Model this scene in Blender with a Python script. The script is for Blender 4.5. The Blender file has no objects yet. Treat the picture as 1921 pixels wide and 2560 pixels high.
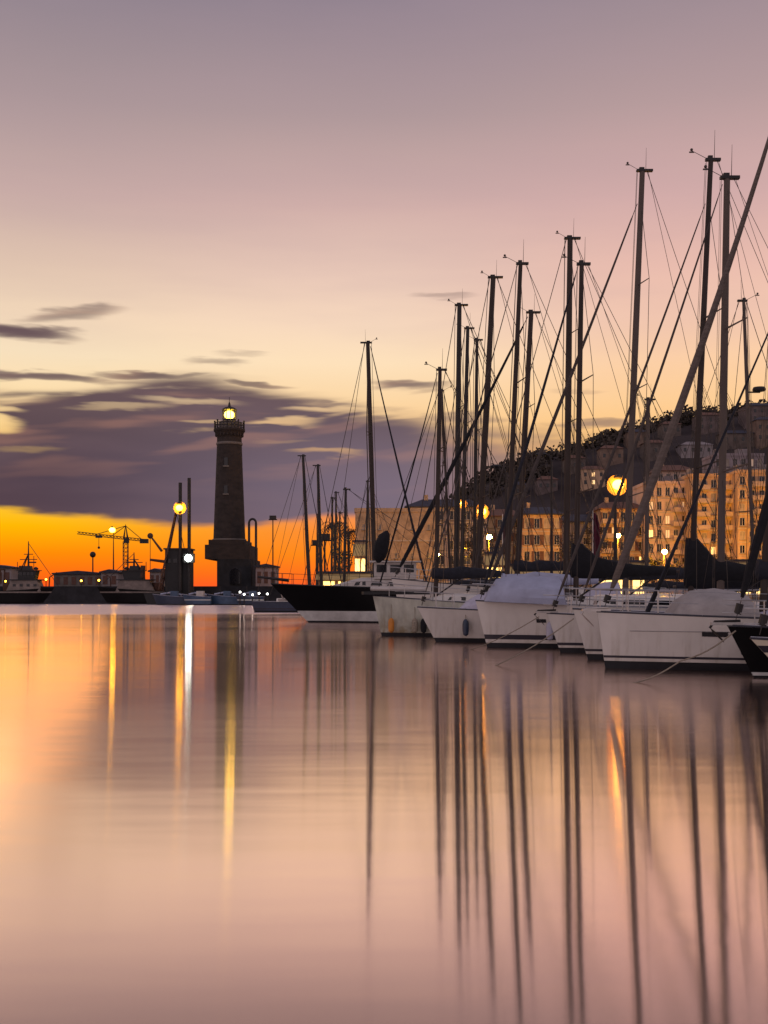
import bpy, math, random
from mathutils import Vector, Matrix
R = math.radians
scene = bpy.context.scene
col = scene.collection
rnd = random.Random(7)

# ------------------------------------------------------------------ camera
F = 2372.0            # focal length in units of the photograph at 1660 x 2212
CAM_Z = 2.0
HOR = 1280.0
cam = bpy.data.cameras.new('camera')
cam.sensor_fit = 'AUTO'
cam.sensor_width = 36.0
cam.lens = F / 2212.0 * 36.0
cam.shift_y = (HOR - 1106.0) / 2212.0
cam.clip_start = 0.5
cam.clip_end = 20000.0
camo = bpy.data.objects.new('camera', cam)
camo.location = (0, 0, CAM_Z)
camo.rotation_euler = (R(90), 0, 0)
col.objects.link(camo)
scene.camera = camo
scene.render.engine = 'CYCLES'
scene.cycles.use_denoising = True
scene.cycles.max_bounces = 6
scene.cycles.sample_clamp_indirect = 4.0
scene.cycles.caustics_refractive = False
scene.view_settings.view_transform = 'Standard'
scene.view_settings.look = 'None'
scene.view_settings.gamma = 1.0
scene.view_settings.exposure = 0.0

def PX(px, d): return (px - 830.0) * d / F
def PZ(py, d): return CAM_Z + (HOR - py) * d / F

def lin(c):
    r = []
    for v in c[:3]:
        v = v / 255.0
        r.append(v / 12.92 if v <= 0.04045 else ((v + 0.055) / 1.055) ** 2.4)
    return (r[0], r[1], r[2], 1.0)

class NG:
    """small helper that writes node maths as calls"""
    def __init__(s, tree):
        s.t = tree
    def n(s, kind, **kw):
        o = s.t.nodes.new(kind)
        for k, v in kw.items():
            setattr(o, k, v)
        return o
    def put(s, sock, v):
        if isinstance(v, (int, float)):
            sock.default_value = v
        elif isinstance(v, tuple):
            sock.default_value = v
        else:
            s.t.links.new(v, sock)
    def m(s, op, a, b=None, c=None, clamp=False):
        o = s.n('ShaderNodeMath', operation=op)
        o.use_clamp = clamp
        for i, v in enumerate((a, b, c)):
            if v is not None:
                s.put(o.inputs[i], v)
        return o.outputs[0]
    def add(s, a, b): return s.m('ADD', a, b)
    def sub(s, a, b): return s.m('SUBTRACT', a, b)
    def mul(s, a, b): return s.m('MULTIPLY', a, b)
    def mx(s, a, b): return s.m('MAXIMUM', a, b)
    def rng(s, v, a, b, c=0.0, d=1.0, smooth=True):
        o = s.n('ShaderNodeMapRange')
        o.interpolation_type = 'SMOOTHSTEP' if smooth else 'LINEAR'
        o.clamp = True
        s.put(o.inputs[0], v)
        for i, q in enumerate((a, b, c, d)):
            s.put(o.inputs[1 + i], q)
        return o.outputs[0]
    def xyz(s, x, y, z=0.0):
        o = s.n('ShaderNodeCombineXYZ')
        for i, v in enumerate((x, y, z)):
            s.put(o.inputs[i], v)
        return o.outputs[0]
    def noise(s, vec, scale, detail=3.0, rough=0.55, dist=0.0):
        o = s.n('ShaderNodeTexNoise')
        s.put(o.inputs['Vector'], vec)
        o.inputs['Scale'].default_value = scale
        o.inputs['Detail'].default_value = detail
        o.inputs['Roughness'].default_value = rough
        o.inputs['Distortion'].default_value = dist
        return o.outputs[0]
    def mix(s, f, a, b):
        o = s.n('ShaderNodeMix', data_type='RGBA')
        s.put(o.inputs[0], f)
        s.put(o.inputs[6], a)
        s.put(o.inputs[7], b)
        return o.outputs[2]
    def ramp(s, v, stops, interp='LINEAR'):
        o = s.n('ShaderNodeValToRGB')
        cr = o.color_ramp
        cr.interpolation = interp
        while len(cr.elements) < len(stops):
            cr.elements.new(0.5)
        for e, (p, c) in zip(cr.elements, stops):
            e.position = p
            e.color = c
        s.put(o.inputs[0], v)
        return o.outputs[0]

# ------------------------------------------------------------------ the sky
SUN_AZ, SUN_EL = -24.0, 1.5      # degrees left of the view axis, above the horizon
world = bpy.data.worlds.new("World")
scene.world = world
world.use_nodes = True
wt = world.node_tree
wt.nodes.clear()
g = NG(wt)
tc = g.n('ShaderNodeTexCoord').outputs['Generated']
sp = g.n('ShaderNodeSeparateXYZ')
wt.links.new(tc, sp.inputs[0])
DX, DY, DZ = sp.outputs
az = g.mul(g.m('ARCTAN2', DX, DY), 57.29578)
el = g.mul(g.m('ARCSINE', DZ), 57.29578)
elr = g.m('DIVIDE', g.mx(el, 0.0), 50.0)
def st(*a): return [(e / 50.0, lin(c)) for e, c in a]
left = g.ramp(elr, st((0, (255, 72, 30)), (0.9, (255, 104, 18)), (2.0, (255, 138, 4)), (3.4, (255, 184, 0)), (5.0, (255, 205, 60)),
    (7.5, (253, 206, 124)), (10.0, (252, 222, 174)), (11.8, (250, 227, 191)), (13.7, (243, 216, 186)), (16.0, (222, 194, 175)),
    (19.3, (200, 171, 166)), (23.5, (169, 149, 151)), (28.4, (142, 129, 141)), (36, (126, 120, 138)), (50, (118, 116, 140))))
mid = g.ramp(elr, st((0, (255, 84, 46)), (0.9, (255, 112, 30)), (2.0, (255, 136, 26)), (3.2, (252, 140, 50)), (4.6, (235, 150, 100)),
    (7.5, (250, 196, 128)), (10.0, (253, 216, 166)), (11.8, (254, 225, 187)), (13.7, (248, 217, 190)), (16.0, (236, 203, 185)),
    (19.3, (210, 176, 170)), (23.5, (175, 152, 154)), (28.4, (146, 131, 143)), (36, (128, 121, 138)), (50, (118, 116, 140))))
right = g.ramp(elr, st((0, (236, 120, 86)), (2.0, (246, 140, 80)), (4.6, (252, 172, 92)), (7.5, (255, 196, 118)), (9.6, (254, 206, 150)),
    (11.8, (253, 208, 168)), (13.7, (247, 202, 177)), (16.0, (233, 188, 174)),
    (19.3, (214, 174, 170)), (23.5, (182, 155, 156)), (28.4, (153, 136, 145)), (36, (132, 123, 140)), (50, (118, 116, 140))))
base = g.mix(g.rng(az, -19.0, -2.0), left, mid)
base = g.mix(g.rng(az, -1.0, 15.0), base, right)
# the afterglow goes on past the left edge of the photograph
glow = g.mul(g.rng(az, -32.0, -20.0), g.rng(el, 13.0, 2.0))
glow = g.mul(glow, g.rng(az, -20.0, -34.0, 0.0, 1.0))
# clouds: streaks drawn out sideways, in degrees of azimuth and elevation
wob = g.noise(g.xyz(g.mul(az, 0.09), g.mul(el, 0.30), 3.0), 1.0, 2.0, 0.5)
elw = g.add(el, g.mul(g.sub(wob, 0.5), 1.7))
fine = g.noise(g.xyz(g.mul(az, 0.13), g.mul(g.sub(elw, g.mul(az, 0.06)), 1.05), 9.0), 1.0, 2.6, 0.45)
thin = g.noise(g.xyz(g.mul(az, 0.30), g.mul(el, 1.6), 33.0), 1.0, 3.0, 0.5)
broad = g.noise(g.xyz(g.mul(az, 0.07), g.mul(elw, 0.45), 21.0), 1.0, 3.0, 0.5)
azr = g.rng(az, -30.0, 30.0, smooth=False)
def val(*a): return [((x + 30.0) / 60.0, (v / 16.0,) * 3 + (1.0,)) for x, v in a]
def prof(*a): return g.mul(g.ramp(azr, val(*a)), 16.0)
low = prof((-30, 4.3), (-19.3, 4.18), (-15, 4.0), (-12.5, 3.55), (-10.3, 3.3), (-8.5, 3.45), (-6.0, 3.7), (-3.0, 4.1), (0, 3.9), (4, 3.6), (30, 4.0))
upp = prof((-30, 9.0), (-19.3, 9.6), (-16.5, 10.2), (-14.2, 10.9), (-9, 10.9), (-5, 10.3), (-1.5, 9.6), (2.0, 9.0), (5.0, 8.6), (9.0, 8.2), (14.0, 7.6), (30, 7.0))
thick = prof((-30, 11), (-19.3, 13), (-9, 13.5), (-4, 13.0), (0, 12.0), (4, 9.5), (8, 7.0), (12, 5.5), (17, 3.5), (30, 3.0))
thick = g.m('DIVIDE', thick, 12.0)
body = g.mul(g.rng(g.add(g.sub(elw, low), g.mul(g.sub(thin, 0.5), 0.7)), -0.28, 0.42), g.rng(g.sub(upp, g.add(el, g.mul(g.sub(fine, 0.5), 3.4))), -0.9, 1.1))
rise = g.rng(g.sub(el, low), 3.0, 6.6)             # streakier and more open towards the top
gaps = g.rng(g.add(fine, g.mul(g.sub(thin, 0.5), 0.35)), 0.25, 0.45)
dens = g.mul(body, g.add(g.mul(g.sub(1.0, rise), 1.0), g.mul(rise, gaps)))
dens = g.m('MULTIPLY', dens, thick, clamp=True)
def puff(cpx, cpy, wpx, hpx, tilt=0.0, amount=0.8):
    ca = math.degrees(math.atan((cpx - 830) / F)); ce = math.degrees(math.atan((HOR - cpy) / F))
    wa = math.degrees(wpx / F); he = math.degrees(hpx / F)
    da = g.sub(az, ca)
    de = g.sub(g.add(el, g.add(g.mul(g.sub(fine, 0.5), 0.9), g.mul(g.sub(thin, 0.5), 0.9))), g.add(g.mul(da, tilt), ce))
    q = g.add(g.m('POWER', g.m('ABSOLUTE', g.m('DIVIDE', da, wa)), 2.0), g.m('POWER', g.m('ABSOLUTE', g.m('DIVIDE', de, he)), 2.0))
    return g.mul(g.rng(g.add(q, g.mul(g.sub(thin, 0.5), 1.2)), 1.7, -0.1), amount)
hole = g.mx(puff(-14, 935, 60, 15, 0.0, 0.9), puff(-10, 902, 62, 11, -0.04, 0.75))
dens = g.mul(dens, g.sub(1.0, hole))
for a in ((90, 855, 170, 15, 0.03, 0.9), (262, 890, 120, 8, 0.06, 0.42), (410, 871, 120, 9, -0.03, 0.5), (448, 914, 60, 8, 0.0, 0.45), (607, 913, 85, 9, 0.0, 0.6),
          (705, 979, 85, 8, 0.0, 0.45), (612, 950, 70, 7, 0.0, 0.25), (694, 886, 90, 9, -0.02, 0.6), (60, 985, 80, 9, 0.05, 0.28), (880, 893, 90, 9, 0, 0.5)):
    dens = g.mul(dens, g.sub(1.0, puff(*a)))
for a in ((40, 745, 125, 17, 0.0, 0.98), (150, 700, 110, 15, 0.16, 0.62), (468, 785, 70, 9, 0.0, 0.5), (520, 769, 60, 6, 0.0, 0.35),
          (962, 641, 75, 8, 0.0, 0.42), (890, 831, 90, 13, 0.0, 0.75), (70, 835, 180, 13, 0.02, 0.85), 
          (320, 820, 130, 11, 0.0, 0.85), (550, 832, 85, 9, -0.03, 0.75), (705, 872, 75, 8, -0.03, 0.7), (1250, 850, 60, 7, 0.0, 0.35), (1280, 925, 110, 11, 0.0, 0.6), (1000, 905, 120, 15, 0.0, 0.6),
          (1120, 960, 160, 18, 0.0, 0.5)):
    dens = g.mx(dens, puff(*a))
core = g.mix(g.rng(az, -19.0, 1.0), lin((72, 60, 76)), lin((120, 105, 121)))
core = g.mix(g.rng(el, 5.0, 11.0), core, lin((98, 79, 84)))
core = g.mix(g.mul(g.rng(broad, 0.42, 0.70), 0.18), core, lin((140, 112, 118)))
# thin parts of the clouds are lit warm from beneath
warm = g.mul(g.rng(fine, 0.50, 0.66), g.rng(el, 4.6, 8.0))
core = g.mix(g.mul(warm, 0.16), core, lin((235, 165, 130)))
veil = g.noise(g.xyz(g.mul(az, 0.05), g.mul(el, 0.28), 55.0), 1.0, 4.0, 0.55)
base = g.mix(g.mul(g.rng(veil, 0.35, 0.68), g.rng(el, 9.0, 15.0, 0.0, 0.16)), base, lin((176, 150, 160)))
skyc = g.mix(g.rng(dens, 0.0, 1.0), base, core)
skyc = g.mix(g.mul(glow, 0.85), skyc, (1.6, 0.62, 0.10, 1.0))
# the half of the sky behind the camera: even blue grey dusk
away = g.m('ABSOLUTE', az)
back = g.ramp(elr, st((0, (196, 176, 178)), (8, (208, 188, 190)), (25, (196, 182, 190)), (50, (180, 170, 184))))
skyc = g.mix(g.rng(away, 50.0, 120.0), skyc, back)
bg1 = g.n('ShaderNodeBackground')
wt.links.new(skyc, bg1.inputs[0])
bg1.inputs[1].default_value = 1.0
nis = g.n('ShaderNodeTexSky', sky_type='NISHITA')
nis.sun_disc = False
nis.sun_elevation = R(SUN_EL)
nis.sun_rotation = R(SUN_AZ)
bg2 = g.n('ShaderNodeBackground')
wt.links.new(nis.outputs[0], bg2.inputs[0])
bg2.inputs[1].default_value = 0.0015
ash = g.n('ShaderNodeAddShader')
wt.links.new(bg1.outputs[0], ash.inputs[0])
wt.links.new(bg2.outputs[0], ash.inputs[1])
wo = g.n('ShaderNodeOutputWorld')
wt.links.new(ash.outputs[0], wo.inputs[0])

# ------------------------------------------------------------------ the sun, sunk into the cloud bank
sl = bpy.data.lights.new('sun', 'SUN')
sl.energy = 0.10
sl.angle = R(20)
sl.color = (1.0, 0.48, 0.16)
so = bpy.data.objects.new('sun', sl)
sd = Vector((math.sin(R(SUN_AZ)) * math.cos(R(SUN_EL)), math.cos(R(SUN_AZ)) * math.cos(R(SUN_EL)), math.sin(R(SUN_EL))))
so.rotation_euler = sd.to_track_quat('Z', 'Y').to_euler()
so.location = (-300, 700, 200)
col.objects.link(so)

# ------------------------------------------------------------------ materials
def mat(name, c, rough=0.6, metal=0.0, var=0.25, scale=2.0, bump=0.0, stretch=(1, 1, 1), c2=None, spec=0.5):
    m = bpy.data.materials.new(name)
    m.use_nodes = True
    t = m.node_tree
    b = t.nodes['Principled BSDF']
    h = NG(t)
    co = h.n('ShaderNodeTexCoord').outputs['Object']
    mp = h.n('ShaderNodeMapping')
    t.links.new(co, mp.inputs[0])
    mp.inputs['Scale'].default_value = stretch
    nz = h.noise(mp.outputs[0], scale, 5.0, 0.6)
    dk = tuple(v * (1 - var) for v in c) if c2 is None else c2
    lt = tuple(min(1.0, v * (1 + var * 0.6)) for v in c)
    cc = h.ramp(nz, [(0.3, dk + (1,)), (0.7, lt + (1,))])
    t.links.new(cc, b.inputs['Base Color'])
    b.inputs['Roughness'].default_value = rough
    b.inputs['Metallic'].default_value = metal
    b.inputs['Specular IOR Level'].default_value = spec
    if bump:
        bp = h.n('ShaderNodeBump')
        bp.inputs['Strength'].default_value = bump
        bp.inputs['Distance'].default_value = 0.1
        t.links.new(nz, bp.inputs['Height'])
        t.links.new(bp.outputs[0], b.inputs['Normal'])
    return m

def grime(m, amount=0.55, top=0.75):
    t = m.node_tree; h = NG(t); b = t.nodes['Principled BSDF']
    old = b.inputs['Base Color'].links[0].from_socket
    co = h.n('ShaderNodeTexCoord').outputs['Object']
    s3 = h.n('ShaderNodeSeparateXYZ'); t.links.new(co, s3.inputs[0])
    run = h.noise(h.xyz(h.mul(s3.outputs[0], 5.0), s3.outputs[1], h.mul(s3.outputs[2], 0.7)), 1.0, 4.0, 0.6)
    f = h.mul(h.rng(run, 0.48, 0.70), h.rng(s3.outputs[2], 1.5, 0.0))
    lo = h.mul(h.rng(h.noise(h.xyz(h.mul(s3.outputs[0], 2.0), 0.0, h.mul(s3.outputs[2], 3.0)), 1.0, 4.0, 0.6), 0.35, 0.65), h.rng(s3.outputs[2], top * .6, 0.1))
    t.links.new(h.mix(h.mul(h.mx(f, lo), amount), old, (0.24, 0.18, 0.09, 1.0)), b.inputs['Base Color'])

def emit(name, c, strength):
    m = bpy.data.materials.new(name)
    m.use_nodes = True
    t = m.node_tree
    b = t.nodes['Principled BSDF']
    b.inputs['Base Color'].default_value = (0.8, 0.8, 0.8, 1)
    b.inputs['Emission Color'].default_value = c + (1,)
    b.inputs['Emission Strength'].default_value = strength
    return m

M = {}
M['gelcoat'] = mat('white_gelcoat', (0.69, 0.645, 0.59), 0.28, 0, 0.10, 0.9)
M['gelcoat_old'] = mat('stained_gelcoat', (0.50, 0.50, 0.42), 0.4, 0, 0.35, 1.6, 0, (1, 1, 0.5))
grime(M['gelcoat'], 0.38); grime(M['gelcoat_old'], 0.9, 1.6)
M['cream'] = mat('cream_gelcoat', (0.68, 0.62, 0.48), 0.3, 0, 0.1, 1.0)
M['black_hull'] = mat('black_hull_paint', (0.004, 0.004, 0.005), 0.35, 0, 0.3, 1.0, spec=0.12)
M['navy_hull'] = mat('navy_hull_paint', (0.02, 0.035, 0.07), 0.35, 0, 0.3, 1.0)
M['blue_hull'] = mat('blue_boat_paint', (0.05, 0.09, 0.16), 0.5, 0, 0.4, 1.5)
M['antifoul'] = mat('dark_antifouling', (0.012, 0.012, 0.016), 0.7, 0, 0.4, 3.0)
M['stripe'] = mat('navy_stripe', (0.02, 0.018, 0.03), 0.35, 0, 0.2, 1.0)
M['stripe_white'] = mat('white_stripe', (0.6, 0.6, 0.58), 0.4, 0, 0.2, 2.0)
M['deck'] = mat('pale_deck', (0.50, 0.50, 0.54), 0.7, 0, 0.15, 3.0)
M['teak'] = mat('teak', (0.22, 0.13, 0.07), 0.7, 0, 0.4, 4.0, 0, (1, 12, 1))
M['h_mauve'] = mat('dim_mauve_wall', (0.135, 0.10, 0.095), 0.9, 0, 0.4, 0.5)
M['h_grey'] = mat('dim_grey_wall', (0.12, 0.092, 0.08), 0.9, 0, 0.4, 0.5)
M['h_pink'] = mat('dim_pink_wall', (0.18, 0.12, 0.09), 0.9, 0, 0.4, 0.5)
M['blind'] = mat('closed_roller_blind', (0.34, 0.27, 0.22), 0.8, 0, 0.25, 1.0)
M['glass'] = mat('dark_glass', (0.012, 0.012, 0.016), 0.08, 0, 0.2, 2.0)
M['mast'] = mat('anodised_mast', (0.050, 0.036, 0.030), 0.6, 0.0, 0.3, 2.0, 0, (1, 1, 0.2), None, 0.25)
M['mast_pale'] = mat('painted_mast', (0.115, 0.088, 0.074), 0.6, 0.0, 0.25, 2.0, 0, (1, 1, 0.2), None, 0.25)
M['mast_dark'] = mat('dark_mast', (0.02, 0.016, 0.015), 0.5, 0.2, 0.3, 2.0)
M['wire'] = mat('rigging_wire', (0.06, 0.05, 0.045), 0.5, 0.6, 0.2, 2.0)
M['steel'] = mat('stainless_steel', (0.5, 0.49, 0.48), 0.3, 0.8, 0.2, 3.0)
M['sail_dark'] = mat('dark_sail_canvas', (0.016, 0.017, 0.026), 0.9, 0, 0.4, 5.0, 0.3)
M['sail_black'] = mat('black_sail_canvas', (0.008, 0.008, 0.011), 0.95, 0, 0.4, 5.0, 0.3)
M['sail_pale'] = mat('pale_furled_sail', (0.13, 0.10, 0.085), 0.85, 0, 0.3, 4.0, 0.3, (1, 1, 3))
M['sail_brown'] = mat('brown_furled_sail', (0.07, 0.055, 0.05), 0.9, 0, 0.3, 4.0, 0.3)
M['canvas_blue'] = mat('blue_grey_canvas', (0.36, 0.38, 0.50), 0.9, 0, 0.14, 2.2, 0.35)
M['canvas_grey'] = mat('grey_canvas', (0.36, 0.33, 0.32), 0.9, 0, 0.2, 2.5, 0.35)
M['canvas_lilac'] = mat('pale_canvas', (0.47, 0.45, 0.54), 0.9, 0, 0.14, 2.5, 0.35)
M['rope'] = mat('rope', (0.30, 0.25, 0.19), 0.95, 0, 0.4, 20.0)
M['maroon'] = mat('maroon_cloth', (0.10, 0.012, 0.03), 0.9, 0, 0.4, 3.0, 0.3)
M['orange'] = mat('orange_buoy', (0.6, 0.22, 0.03), 0.6, 0, 0.2, 3.0)
M['black'] = mat('black_paint', (0.012, 0.012, 0.013), 0.6, 0, 0.4, 2.0)
M['iron'] = mat('dark_iron', (0.03, 0.026, 0.025), 0.6, 0.3, 0.4, 2.0)
M['rust'] = mat('rusty_steel', (0.09, 0.04, 0.025), 0.8, 0.1, 0.5, 1.5)
M['ship_white'] = mat('ship_white', (0.55, 0.50, 0.46), 0.5, 0, 0.25, 1.0)
M['ship_dim'] = mat('weathered_ship_paint', (0.20, 0.16, 0.14), 0.6, 0, 0.4, 1.0)
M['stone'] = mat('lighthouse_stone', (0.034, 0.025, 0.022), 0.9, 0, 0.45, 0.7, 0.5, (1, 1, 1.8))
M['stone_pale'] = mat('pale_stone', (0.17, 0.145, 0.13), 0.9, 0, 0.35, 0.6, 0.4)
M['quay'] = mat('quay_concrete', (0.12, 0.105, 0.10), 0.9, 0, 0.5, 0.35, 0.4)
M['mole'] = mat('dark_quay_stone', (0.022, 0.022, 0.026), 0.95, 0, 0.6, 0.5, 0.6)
M['tarmac'] = mat('tarmac', (0.06, 0.055, 0.055), 0.9, 0, 0.4, 0.6)
M['roof'] = mat('clay_roof_tiles', (0.16, 0.075, 0.05), 0.9, 0, 0.4, 1.5, 0.4, (1, 6, 1))
M['roof_dark'] = mat('dark_slate_roof', (0.035, 0.035, 0.055), 0.8, 0, 0.4, 1.5)
M['w_ochre'] = mat('ochre_render', (0.50, 0.32, 0.20), 0.9, 0, 0.42, 0.35, 0.2, (1.6, 1, 0.35))
M['w_pink'] = mat('pink_render', (0.54, 0.38, 0.31), 0.9, 0, 0.36, 0.35, 0.2, (1.6, 1, 0.35))
M['w_tan'] = mat('tan_stone_wall', (0.42, 0.29, 0.19), 0.95, 0, 0.4, 0.8, 0.4)
M['w_grey'] = mat('grey_render', (0.26, 0.22, 0.22), 0.9, 0, 0.3, 0.5, 0.2, (1, 1, 0.6))
M['w_mauve'] = mat('mauve_render', (0.30, 0.24, 0.25), 0.9, 0, 0.3, 0.5, 0.2, (1, 1, 0.6))
M['frame'] = mat('window_frame', (0.42, 0.36, 0.32), 0.6, 0, 0.2, 2.0)
M['shutter'] = mat('wooden_shutter', (0.13, 0.06, 0.045), 0.8, 0, 0.3, 2.0)
M['rail'] = mat('balcony_render', (0.44, 0.32, 0.26), 0.85, 0, 0.2, 1.0)
M['hill'] = mat('hillside_scrub', (0.055, 0.044, 0.044), 1.0, 0, 0.5, 0.04, 0, (1, 1, 1), None, 0.1)
M['leaf'] = mat('dark_leaves', (0.072, 0.058, 0.048), 0.9, 0, 0.5, 0.12, 0, (1, 1, 1), None, 0.2)
M['leaf2'] = mat('olive_leaves', (0.07, 0.06, 0.045), 0.9, 0, 0.5, 0.3, 0, (1, 1, 1), None, 0.2)
M['bark'] = mat('bark', (0.06, 0.045, 0.035), 0.95, 0, 0.4, 3.0, 0.5)
M['halo_dish'] = mat('amber_halo_enamel', (0.62, 0.36, 0.12), 0.7, 0, 0.15, 3.0)  # amber tint of the dishes added as lamp halos
M['awning'] = mat('awning_cloth', (0.6, 0.42, 0.16), 0.9, 0, 0.2, 1.0)
LAMP = (1.0, 0.42, 0.0016)
M['lamp_near'] = emit('sodium_lamp_near', (1.0, 0.43, 0.04), 14.0)
M['lamp_far'] = emit('sodium_lamp_far', (1.0, 0.43, 0.016), 1600.0)
M['lamp_mole'] = emit('sodium_lamp_mole', (1.0, 0.50, 0.026), 18.0)
M['lamp_quay_end'] = emit('sodium_lamp_quay_end', (1.0, 0.48, 0.02), 32.0)
M['lamp_flood'] = emit('white_floodlight', (0.86, 1.0, 0.92), 26.0)
M['lamp_light'] = emit('lighthouse_lantern', (1.0, 0.66, 0.05), 14.0)
M['lamp_white'] = emit('white_quay_light', (1.0, 0.95, 0.88), 14.0)
M['lit'] = emit('lit_window', (1.0, 0.55, 0.16), 1.5)
M['lit_shop'] = emit('lit_shop_front', (1.0, 0.60, 0.15), 2.6)

# ------------------------------------------------------------------ mesh helper
class MB:
    def __init__(s):
        s.v = []; s.f = []
    def add(s, vs, fs):
        o = len(s.v)
        s.v += [tuple(p) for p in vs]
        s.f += [tuple(i + o for i in q) for q in fs]
        return s
    def box(s, c, d, rz=0.0, taper=1.0):
        x, y, z = (q / 2 for q in d)
        vs = []
        ca, sa = math.cos(rz), math.sin(rz)
        for k, (a, b, e) in enumerate(((-x, -y, -z), (x, -y, -z), (x, y, -z), (-x, y, -z), (-x, -y, z), (x, -y, z), (x, y, z), (-x, y, z))):
            t = taper if k > 3 else 1.0
            a *= t; b *= t
            vs.append((c[0] + a * ca - b * sa, c[1] + a * sa + b * ca, c[2] + e))
        return s.add(vs, [(3, 2, 1, 0), (4, 5, 6, 7), (0, 1, 5, 4), (1, 2, 6, 5), (2, 3, 7, 6), (3, 0, 4, 7)])
    def tube(s, p0, p1, r0, r1=None, n=8, sy=1.0):
        return s.path([p0, p1], [r0, r0 if r1 is None else r1], n, sy)
    def path(s, pts, rad, n=6, sy=1.0):
        pts = [Vector(p) for p in pts]
        if not isinstance(rad, (list, tuple)):
            rad = [rad] * len(pts)
        rings = []
        for i, p in enumerate(pts):
            t = (pts[min(i + 1, len(pts) - 1)] - pts[max(i - 1, 0)]).normalized()
            u = Vector((0, 1, 0)) if abs(t.y) < 0.9 else Vector((1, 0, 0))
            a = t.cross(u).normalized(); b = t.cross(a).normalized()
            rings.append([p + a * (math.cos(6.28318 * k / n) * rad[i]) + b * (math.sin(6.28318 * k / n) * rad[i] * sy) for k in range(n)])
        return s.loft(rings, True, True)
    def loft(s, rings, closed=True, caps=False):
        n = len(rings[0]); vs = [p for r in rings for p in r]; fs = []
        for i in range(len(rings) - 1):
            for k in range(n if closed else n - 1):
                j = (k + 1) % n
                fs.append((i * n + k, i * n + j, (i + 1) * n + j, (i + 1) * n + k))
        if caps:
            fs.append(tuple(range(n))[::-1]); fs.append(tuple((len(rings) - 1) * n + k for k in range(n)))
        return s.add(vs, fs)
    def lathe(s, prof, n=24, c=(0, 0, 0)):
        return s.loft([[(c[0] + r * math.cos(6.28318 * k / n), c[1] + r * math.sin(6.28318 * k / n), c[2] + z) for k in range(n)] for r, z in prof], True, True)
    def ball(s, c, r, n=12, m=7, sz=1.0):
        return s.lathe([(max(0.001, r * math.sin(math.pi * i / m)), -r * sz * math.cos(math.pi * i / m)) for i in range(m + 1)], n, c)
    def prism(s, poly, y0, y1):
        """polygon in x,z pulled out along y"""
        n = len(poly)
        vs = [(x, y0, z) for x, z in poly] + [(x, y1, z) for x, z in poly]
        return s.add(vs, [tuple(range(n)), tuple(range(2 * n - 1, n - 1, -1))] + [(i, i + n, (i + 1) % n + n, (i + 1) % n) for i in range(n)])
    def slab(s, poly, z0, z1):
        n = len(poly)
        vs = [(x, y, z0) for x, y in poly] + [(x, y, z1) for x, y in poly]
        return s.add(vs, [tuple(range(n))[::-1], tuple(range(n, 2 * n))] + [(i, (i + 1) % n, (i + 1) % n + n, i + n) for i in range(n)])
    def mesh(s, name, material, smooth=True, ang=35):
        me = bpy.data.meshes.new(name)
        me.from_pydata(s.v, [], s.f)
        me.materials.append(material)
        if smooth:
            me.polygons.foreach_set('use_smooth', [True] * len(me.polygons))
            me.set_sharp_from_angle(angle=R(ang))
        me.update()
        return me
    def build(s, name, material, parent=None, smooth=True, ang=35, recalc=True):
        me = s.mesh(name, material, smooth, ang)
        if recalc:
            import bmesh
            bm = bmesh.new(); bm.from_mesh(me)
            bmesh.ops.recalc_face_normals(bm, faces=bm.faces)
            bm.to_mesh(me); bm.free()
        o = bpy.data.objects.new(name, me)
        col.objects.link(o)
        if parent is not None:
            o.parent = parent
        return o

def empty(name, loc, rz=0.0):
    o = bpy.data.objects.new(name, None)
    o.empty_display_size = 0.3
    o.location = loc
    o.rotation_euler = (0, 0, rz)
    col.objects.link(o)
    return o
def tag(o, label, cat, group=None):
    o['label'] = label; o['category'] = cat
    if group: o['group'] = group
    return o
def struct(o, label=None):
    o['kind'] = 'structure'
    if label: o['label'] = label
    return o
def stuff(o, label=None, cat=None):
    o['kind'] = 'stuff'
    if label: o['label'] = label
    if cat: o['category'] = cat
    return o
def children(o): return [c for c in bpy.data.objects if c.parent is o]
def copy_tree(o, parent=None):
    kids = children(o)
    c = o.copy(); col.objects.link(c); c.parent = parent
    for k in kids:
        copy_tree(k, c)
    return c

# ------------------------------------------------------------------ water
wm = bpy.data.materials.new('harbour_water')
wm.use_nodes = True
t = wm.node_tree
t.nodes.clear()
h = NG(t)
pos = h.n('ShaderNodeNewGeometry').outputs['Position']
ps = h.n('ShaderNodeSeparateXYZ'); t.links.new(pos, ps.inputs[0])
wx, wy, _ = ps.outputs
patch = h.noise(h.xyz(h.mul(wx, 0.035), h.mul(wy, 0.09), 4.0), 1.0, 3.0, 0.55, 0.4)
swell = h.noise(h.xyz(h.mul(wx, 0.10), h.add(h.mul(wy, 0.55), h.mul(wx, 0.09)), 0.0), 1.0, 3.0, 0.5)
rip = h.noise(h.xyz(h.mul(wx, 0.5), h.mul(wy, 2.6), 8.0), 1.0, 2.0, 0.5)
ny = h.add(h.mul(h.sub(swell, 0.5), 0.016), h.mul(h.sub(rip, 0.5), 0.024))
nx = h.mul(h.sub(h.noise(h.xyz(h.mul(wx, 0.35), h.mul(wy, 1.1), 15.0), 1.0, 2.0, 0.5), 0.5), 0.0022)
vn = h.n('ShaderNodeVectorMath', operation='NORMALIZE')
t.links.new(h.xyz(nx, ny, 1.0), vn.inputs[0])
gl = h.n('ShaderNodeBsdfAnisotropic')
gl.distribution = 'MULTI_GGX'
WROUGH, WANI = 0.090, 0.66
ruffle = h.rng(h.add(wy, h.mul(h.sub(patch, 0.5), 60.0)), 92.0, 112.0)      # a breeze ruffles the far water
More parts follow.
